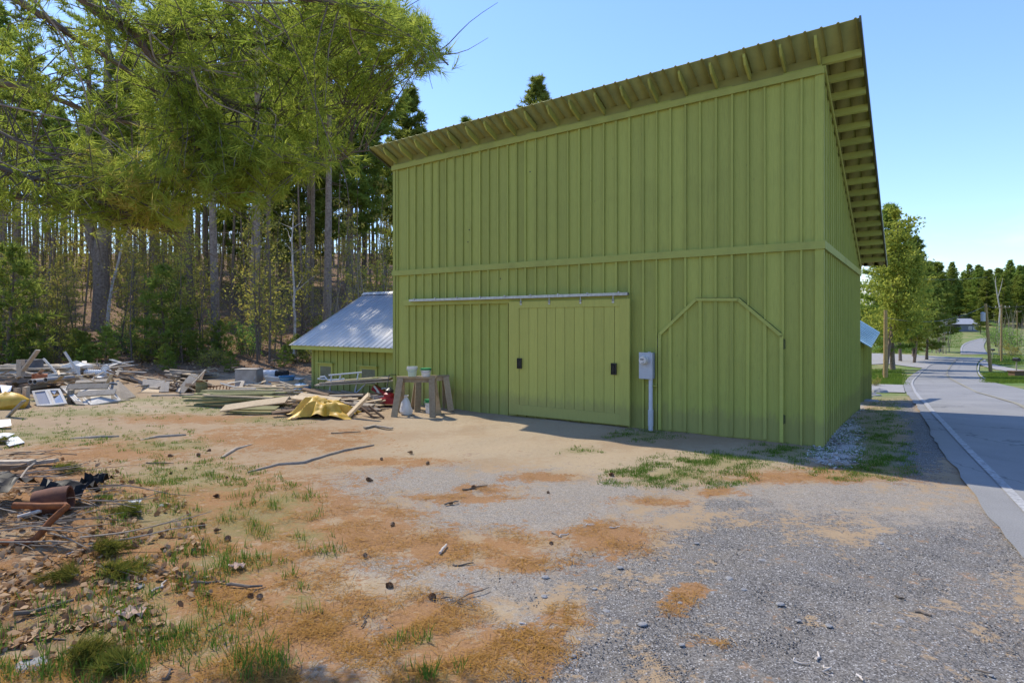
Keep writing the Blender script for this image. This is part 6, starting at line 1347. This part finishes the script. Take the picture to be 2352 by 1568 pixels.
# cut pine boughs with olive drying needles on the brush heap
DRYP = leafmat('drying_needles', (.10, .115, .022, 1), (.24, .22, .04, 1), (.34, .23, .06, 1), .4)
for k, (x, y, sx_, lb) in enumerate(((600, 900, 200, 'largest cut pine bough drying olive below the rusty pipe'), (480, 960, 130, 'second cut pine bough fanning left below the rusty pipe'), (300, 280, 140, 'drying pine bough lying over the timbers of the brush heap'), (870, 560, 110, 'small pine spray on the needles right of the brush heap'), (560, 780, 120, 'pine bough tip under the arm of the rusty pipe'), (60, 110, 90, 'pine sprig in front of the white metal sheets'), (420, 1420, 160, 'yellowing pine spray at the bottom left of the yard'), (780, 1520, 90, 'small yellowing pine spray at the bottom edge'))):
    g = B8(x, y); root = empty('pine_bough', g); tag(root, lb, 'bough'); sc_ = sx_ / 2.09 / 1.2755 * g.y / F; m = MB(); ps, ds, vv = [], [], []; rr = random.Random(50 + k)
    for q in range(10):
        a = rr.uniform(-.9, .5) + math.pi * (k % 2); lp = curve_pts(Vector((0, 0, .07)), (math.cos(a), math.sin(a) * .7, .15), sc_ * rr.uniform(.8, 1.8), 5, -.08, .14, rr)
        lp = [Vector((p.x, p.y, max(p.z, .03))) for p in lp]; m.tube(lp, [.007, .006, .005, .004, .003, .002], 4, rr.random(), False)
        for z in range(9): f = rr.uniform(1, 5); i_ = min(int(f), 4); c_ = lp[i_].lerp(lp[i_ + 1], f - i_); ps.append(tuple(c_)); ds.append((math.cos(a) + rr.gauss(0, .4), math.sin(a) * .7 + rr.gauss(0, .4), rr.gauss(.15, .25))); vv.append(rr.random())
    m.build('stem', TWIG, root); put('needles', tufts_mesh('needles', ps, ds, np.array([rr.uniform(.7, 1.1) for _ in ps]), TUFT_NEAR, np.array(vv)), DRYP, root)

# --- small things on the yard: cones, sticks, stones, bark roots
def cone_mesh(seed):
    rr = random.Random(seed); m = MB(); L_ = .11; rows = 11
    m.lathe((0, 0, 0), [(.001, 0), (.014, .01), (.016, .05), (.008, .1), (.001, .11)], 8, .2, Matrix.Rotation(R(90), 3, 'Y'))
    for r in range(rows):
        t_ = (r + .5) / rows; rad = .030 * math.sin(min(1, t_ * 1.15 + .12) * math.pi) ** .7 + .006
        for k in range(8):
            a = k * math.pi / 4 + r * .4; c_ = Vector((t_ * L_, rad * math.cos(a), rad * math.sin(a))); n_ = Vector((-.35, math.cos(a), math.sin(a))).normalized(); s_ = n_.cross(Vector((1, 0, 0))).normalized() * .010; b = Vector((t_ * L_ + .012, rad * .35 * math.cos(a), rad * .35 * math.sin(a)))
            tip = c_ + n_ * .007
            m.add([b - s_ * .4, b + s_ * .4, tip + s_, tip + n_ * .004, tip - s_], [(0, 1, 2, 3, 4), (4, 3, 2, 1, 0)], rr.random())
    return m.mesh('pine_cone')
CONE = plain('pine_cone_scales', (.33, .20, .11, 1), (.18, .11, .06, 1), 30, .8, rand=.9); CM = [cone_mesh(1), cone_mesh(2)]
for me_ in CM: me_.materials.append(CONE)
cones = [(c8(1310 + 0, 650)), c8(1400, 690), c8(1140, 265), c8(1390, 320), c8(1240, 620), c8(1020, 770), c8(1180, 770), c8(1340, 435), c8(500, 740 + 40), c8(2235, 795), c8(1530, 1060), c8(1590, 1055), c8(1050, 295), c8(810, 740), c8(2250, 330), c8(1100, 915), c8(1030, 185), c8(1290, 148), c8(1210, 178)]
cones += [((1000 + x / 1.96) / 1.2755, (1300 + y / 1.96) / 1.2755) for x, y in ((285, 835), (520, 900), (300, 468), (1205, 580), (760, 262), (640, 348), (1185, 287), (230, 92), (410, 55), (150, 213), (1560, 188), (500, 117))]
for k, (x, y) in enumerate(cones):
    g = G(x, y); o = put('pine_cone', CM[k % 2], None); o.location = g + Vector((0, 0, .02)); s_ = random.uniform(.42, .8); o.scale = (s_,) * 3; o.rotation_euler = (random.uniform(0, 6), random.uniform(-.15, .15), random.uniform(0, 6.28)); tag(o, 'brown open pine cone lying on the needles of the yard', 'pine cone', 'pine cones on the yard')
e3 = lambda x, y: ((1000 + x / 1.96) / 1.2755, (1300 + y / 1.96) / 1.2755)
e4 = lambda x, y: ((2000 + x / 2.24) / 1.2755, (1300 + y / 2.24) / 1.2755)
sticks = [(e3(560, 635), e3(605, 590), .014, 1), (e3(630, 705), e3(760, 695), .009, 0), (e3(1390, 475), e3(1460, 470), .008, 1), (e3(1540, 490), e3(1595, 478), .008, 1), (e3(1210, 520), e3(1265, 548), .01, 0), (e3(1260, 540), e3(1310, 522), .007, 1), (e3(630, 920), e3(850, 830), .006, 0), (e3(540, 895), e3(650, 890), .005, 0), (e3(660, 925), e3(770, 945), .004, 0), (e3(1030, 1045), e3(1085, 1055), .006, 1), (e3(600, 355), e3(670, 340), .012, 0), (e3(700, 270), e3(830, 245), .012, 0), (e3(130, 1060), e3(145, 985), .006, 0), (e4(895, 1440), e4(897, 1390), .009, 1), (e4(725, 1430), e4(820, 1450), .006, 1), (e4(925, 1470), e4(970, 1520), .007, 1), (e4(1155, 1535), e4(1180, 1560), .008, 1), (e4(1540, 1110), e4(1640, 1145), .012, 0), (e4(1400, 1015), e4(1450, 1030), .01, 0), (e4(1910, 1490), e4(2030, 1520), .007, 0), (c8(1380, 975), c8(1600, 990), .014, 0), (c8(1160, 975), c8(1380, 955), .013, 0), (c8(80, 1185), c8(480, 1070), .018, 0), (c8(90, 1325), c8(400, 1315), .008, 0), (c8(780, 930), c8(830, 870), .007, 0), (c8(935, 1030), c8(1005, 955), .012, 1), (c8(1460, 1075), c8(1620, 990), .006, 0), (c8(420, 790), c8(500, 760), .010, 1), (c8(240, 500), c8(110, 550), .012, 1), (c8(900, 225), c8(1060, 230), .01, 0), (c8(2030, 45), c8(2210, 35), .012, 0), (c8(1270, 1265), c8(1420, 1195), .008, 0), (c8(980, 1560), c8(1060, 1500), .009, 0)]
for k, (a, b, r, w) in enumerate(sticks):
    p, q = G(*a, r * .9), G(*b, r * .9); rr = random.Random(k); m = MB(); pts = [p.lerp(q, f) + Vector((rr.gauss(0, .012), rr.gauss(0, .012), abs(rr.gauss(0, .008)))) for f in (0, .25, .5, .75, 1)]; m.tube(pts, [r, r * .95, r * .9, r * .8, r * .6], 7)
    single('stick', 'peeled pale stick lying on the yard' if w else 'dull brown stick lying on the yard', 'stick', m, BIRCH if w else TWIG, 'pale sticks on the yard' if w else 'brown sticks on the yard')
stones = [e3(2040, 575), e3(1880, 690), e3(1520, 968), e3(1730, 1045), e3(1945, 915), e3(1165, 880), e3(1455, 835), e3(1600, 715), e3(1330, 1220), e3(1955, 1160), e3(1130, 1000), e3(1170, 770), e3(1005, 1140), e4(90, 655), e4(305, 890), e4(1350, 690), e4(1300, 655), e4(1430, 1170), e4(195, 985), e4(400, 960), e4(760, 1160), e4(520, 770), e4(2025, 1525), e4(1220, 1100), e4(960, 1200), e4(640, 1060)]
pv = []
for sd_ in range(3):
    rr = random.Random(sd_); m = MB(); prof = [(.001, -.3), (.6, -.25), (1, .05), (.8, .42), (.3, .6), (.001, .62)]; m.lathe((0, 0, 0), prof, 9, .5); m.v = [(x * rr.uniform(.85, 1.15) * 1.2, y * rr.uniform(.85, 1.15), z * rr.uniform(.8, 1.1)) for x, y, z in m.v]; me_ = m.mesh('stone', False); pv.append(me_); me_.materials.append(STONE)
for k, (x, y) in enumerate(stones):
    o = put('stone', pv[k % 3], None); o.location = G(x, y, .004); s_ = random.uniform(.014, .034); o.scale = (s_, s_, s_ * .7); o.rotation_euler = (0, 0, random.uniform(0, 6.28)); tag(o, 'small grey stone lying loose on the gravel', 'stone', 'loose stones on the gravel')
for (x, y, lb, s_) in (*[(*c8(195, 1465), 'flat dark asphalt lump at the bottom left corner', .09)], (*c8(830, 980), 'small dark slate chip beside the drying bough', .06), (*c8(1005, 480), 'blue-grey chip among the sprouting grass', .05)):
    o = put('stone', pv[0], None); o.location = G(x, y, .004); o.scale = (s_, s_, s_ * .4); tag(o, lb, 'stone')
for (x, y, lb, s_) in ((*c8(830, 480), 'white crumpled paper scrap on the needles right of the brush heap', .07), (*c8(805, 1175), 'big pale dead leaf curled on the needles near the bottom left', .10), (*c8(1450, 880), 'pale dead leaf leaning on a small grass tuft', .07)):
    rr = random.Random(int(x)); g = G(x, y); m = MB(); K = 6; vs = [Vector((g.x + (i_ / (K - 1) - .5) * 2 * s_, g.y + (j / (K - 1) - .5) * 1.5 * s_, g.z + .02 + .4 * s_ * abs(math.sin(i_ * 1.1 + j * .7)) + rr.uniform(0, .012))) for j in range(K) for i_ in range(K)]
    m.add(vs, [(j * K + i_, j * K + i_ + 1, (j + 1) * K + i_ + 1, (j + 1) * K + i_) for j in range(K - 1) for i_ in range(K - 1) if not (i_ in (0, K - 2) and j in (0, K - 2))], .5); single('paper_scrap' if 'paper' in lb else 'dead_leaf', lb, 'paper' if 'paper' in lb else 'leaf', m, WHITEP if 'paper' in lb else plain('pale_leaf', (.55, .38, .27, 1), (.40, .26, .17, 1), 14, .8))
for pts, lb in (([(1360, 190), (1440, 145), (1540, 112)], 'short grey tree root surfacing in the needles'), ([(1520, 278), (1700, 235), (1860, 225), (1990, 185), (2100, 150), (2290, 112)], 'long grey tree root snaking across the tan dirt'), ([(430, 75), (560, 70), (730, 58)], 'weathered root lying along the grass strip at the left'), ([(860, 85), (960, 68), (1140, 50)], 'thin root continuing the grass strip towards the middle')):
    q = [B8(x, y) for x, y in pts]; q2 = [q[0]]
    for a, b in zip(q, q[1:]): q2 += [a.lerp(b, .35) + Vector((0, random.gauss(0, .02), 0)), a.lerp(b, .7) + Vector((0, random.gauss(0, .02), 0)), b]
    k = len(q2); m = MB(); m.tube([p + Vector((0, 0, .0)) for p in q2], [.012 + .034 * math.sin(math.pi * (i_ + .6) / (k + .2)) for i_ in range(k)], 9); single('tree_root', lb, 'root', m, PALETWIG, None, True)

# ------------------------------------------------------------------ along the road
d5 = lambda x, y: ((x / 3.7325 + 2600) / 1.2755, (y / 3.7325 + 740) / 1.2755)
def utility_pole(bx, by, top_y, label, r=.15, arm=True, can=False, lean_x=0.0):
    g = G(bx, by); H = (by - top_y) / F * g.y; root = empty('utility_pole', g); tag(root, label, 'utility pole'); m = MB()
    m.tube([(0, 0, -.3), (lean_x * .5, 0, H * .5), (lean_x, 0, H)], [r, r * .88, r * .72], 12); m.build('pole', POLE, root, smooth=True)
    if arm:
        m = MB(); m.box(lean_x - 1.1, lean_x + 1.1, -r - .1, -r - .002, H - .55, H - .43); m.build('crossarm', POLE, root)
        for x in (-1, -.4, .4, 1): m = MB(); m.lathe((lean_x + x, -r - .05, H - .43), [(.02, 0), (.05, .05), (.06, .1), (.03, .16), (.001, .18)], 8); m.build('insulator', WHITEP, root)
    if can: m = MB(); m.lathe((lean_x - .35, -.1, H * .74), [(.001, 0), (.22, 0), (.22, .85), (.24, .87), (.1, .97), (.001, .98)], 14); m.build('transformer', GREYM, root, smooth=True)
    return g + Vector((lean_x, 0, H))
t1 = utility_pole(*d5(1130, 1303), d5(0, 556)[1], 'nearest roadside utility pole on the right verge, with a grey transformer', .17, False, True, -.55)
t2 = utility_pole(*d5(1247, 1190), d5(0, 565)[1], 'thinner utility pole behind and right of the transformer pole', .14, True)
t3 = utility_pole(2034, 869, 712, 'yellowish utility pole on the left verge half hidden by leaves', .17, False)
gq = G(*d5(1418, 1000)); t4 = utility_pole(*d5(1418, 1010), d5(0, 630)[1], 'far slim utility pole among the leafless trees at the right', .15, True)
def wire(a, b, sag, label, r=.02):
    pts = [a.lerp(b, k / 12) - Vector((0, 0, sag * 4 * (k / 12) * (1 - k / 12))) for k in range(13)]; m = MB(); m.tube(pts, r, 5); single('power_line', label, 'wire', m, WIRE)
wire(P(2090, 640, 60) , P(2268, 636, 92), .2, 'highest power line crossing the trees toward the transformer pole', .014)
wire(t3 - Vector((0, 0, .6)), t1 - Vector((0, 0, .2)), .9, 'power line from the left verge pole to the transformer pole', .014)
wire(t1 - Vector((0, 0, .1)), t2 - Vector((0, 0, .3)), .3, 'short power line between the two right poles', .014)
wire(t2 - Vector((0, 0, .3)), P(2420, 690, 100), .4, 'power line leaving the thinner pole toward the right edge', .014)
wire(t3 - Vector((0, 0, 1.4)), P(2185, 728, 150), 1.2, 'low sagging line from the left verge pole toward the far house', .014)
def mailbox(x, y, H, label, mat):
    g = G(*d5(x, y)); root = empty('mailbox', g); tag(root, label, 'mailbox'); m = MB(); m.tube([(0, 0, -.2), (0, 0, H)], .06, 8); m.build('post', OLDW, root)
    m = MB(); prof = [(-.16, 0), (.16, 0), (.16, .2)] + [(.16 * math.cos(a), .2 + .14 * math.sin(a)) for a in [k * math.pi / 6 for k in range(1, 6)]] + [(-.16, .2)]; n_ = len(prof)
    m.add([(x_, y_, H + z_) for y_ in (-.3, .3) for x_, z_ in prof], [tuple(range(n_))[::-1], tuple(range(n_, 2 * n_))] + [(k, (k + 1) % n_, n_ + (k + 1) % n_, n_ + k) for k in range(n_)]); m.build('box', mat, root)
mailbox(1150, 1150, 1.15, 'black mailbox beside the transformer pole, across the road', BLACKM); mailbox(1410, 1318, 1.2, 'dark mailbox by the driveway near the right edge', BLACKM)
# planter / dark trough at right edge, rock by the driveway
g = G(*d5(1470, 1355)); m = MB(); m.box(-.9, .9, -.35, .35, 0, .42); m.box(-.98, .98, -.42, .42, .421, .5); o = m.build('planter', BROWNW); o.location = g; tag(o, 'dark wooden planter on the right verge by the mailbox', 'planter')
o = put('rock', pv[1], None); o.location = G(*(( (2550 + 75 / 2.613) / 1.2755, (1050 + 262 / 2.613) / 1.2755)), .02); o.scale = (.34, .3, .32); tag(o, 'dark rock at the end of the grass strip beside the driveway', 'rock')
for k, (x, y) in enumerate(((2003, 905), (1992, 912), (2012, 909), (1998, 922))): o = put('rock', pv[k % 3], None); o.location = G(x, y, .01); o.scale = (.16 + .03 * k, .14, .12); tag(o, 'pale rock among the stones at the back corner of the barn', 'rock', 'pale rocks at the barn corner')
# far house
hg = gl(2205, 278); hs_ = empty('far_house', hg); tag(hs_, 'low grey house with a pale roof on a lawn far down the road', 'house')
GREYSIDE = plain('grey_siding', (.20, .21, .24, 1), (.16, .17, .19, 1), 1, .8); ROOFG = plain('pale_shingle', (.36, .37, .39, 1), (.29, .30, .32, 1), 2, .8)
m = MB(); m.box(-6.5, 7, 0, 8, -1, 3.2); m.hexa([Vector(p) for p in ((-1.5, -2.2, -1), (7, -2.2, -1), (7, -.002, -1), (-1.5, -.002, -1), (-1.5, -2.2, 3.0), (7, -2.2, 3.0), (7, -.002, 3.0), (-1.5, -.002, 3.0))]); m.build('wall', GREYSIDE, hs_)
m = MB(); m.hexa([Vector(p) for p in ((-7.2, -3.0, 3.25), (7.6, -3.0, 3.25), (7.6, 8.6, 3.25), (-7.2, 8.6, 3.25), (-7.2, 3.6, 5.9), (7.6, 3.6, 5.9), (7.6, 4.2, 5.9), (-7.2, 4.2, 5.9))]); rf = m.build('roof', ROOFG, hs_)
m = MB(); m.box(-1.2, -.5, 2.0, 2.7, 4.4, 6.6); m.build('chimney', BROWNW, rf)
for x in (3.0, 5.2): 
    m = MB(); m.box(x - .75, x + .75, -2.26, -2.205, .7, 2.3); f_ = m.build('window', WHITEP, hs_); m = MB(); m.box(x - .6, x + .6, -2.29, -2.265, .85, 2.15); m.build('pane', GLASS, f_)
m = MB(); m.box(-3.2, -2.2, -.06, -.004, -.2, 2.2); m.build('door', BROWNW, hs_)
# parked van by the house
vg = gl(2178.5, 262); vn = empty('parked_van', vg, R(12)); tag(vn, 'white van parked in front of the far house', 'van'); m = MB()
prof = [(-2.3, .4), (2.3, .4), (2.35, 1.0), (1.5, 1.25), (.9, 2.0), (-2.2, 2.0), (-2.35, 1.2)]; n_ = len(prof); m.add([(x, y, z) for y in (-.9, .9) for x, z in prof], [tuple(range(n_)), tuple(range(n_, 2 * n_))[::-1]] + [(k, n_ + k, n_ + (k + 1) % n_, (k + 1) % n_) for k in range(n_)]); m.build('body', WHITEM, vn)
m = MB(); m.box(-2.0, .7, -.915, -.903, 1.3, 1.85); m.build('window', BLACKM, vn)
for x in (-1.5, 1.5):
    for y in (-.8, .8): m = MB(); m.tube([(x, y - .12, .35), (x, y + .12, .35)], .36, 14); m.build('wheel', BLACKM, vn)
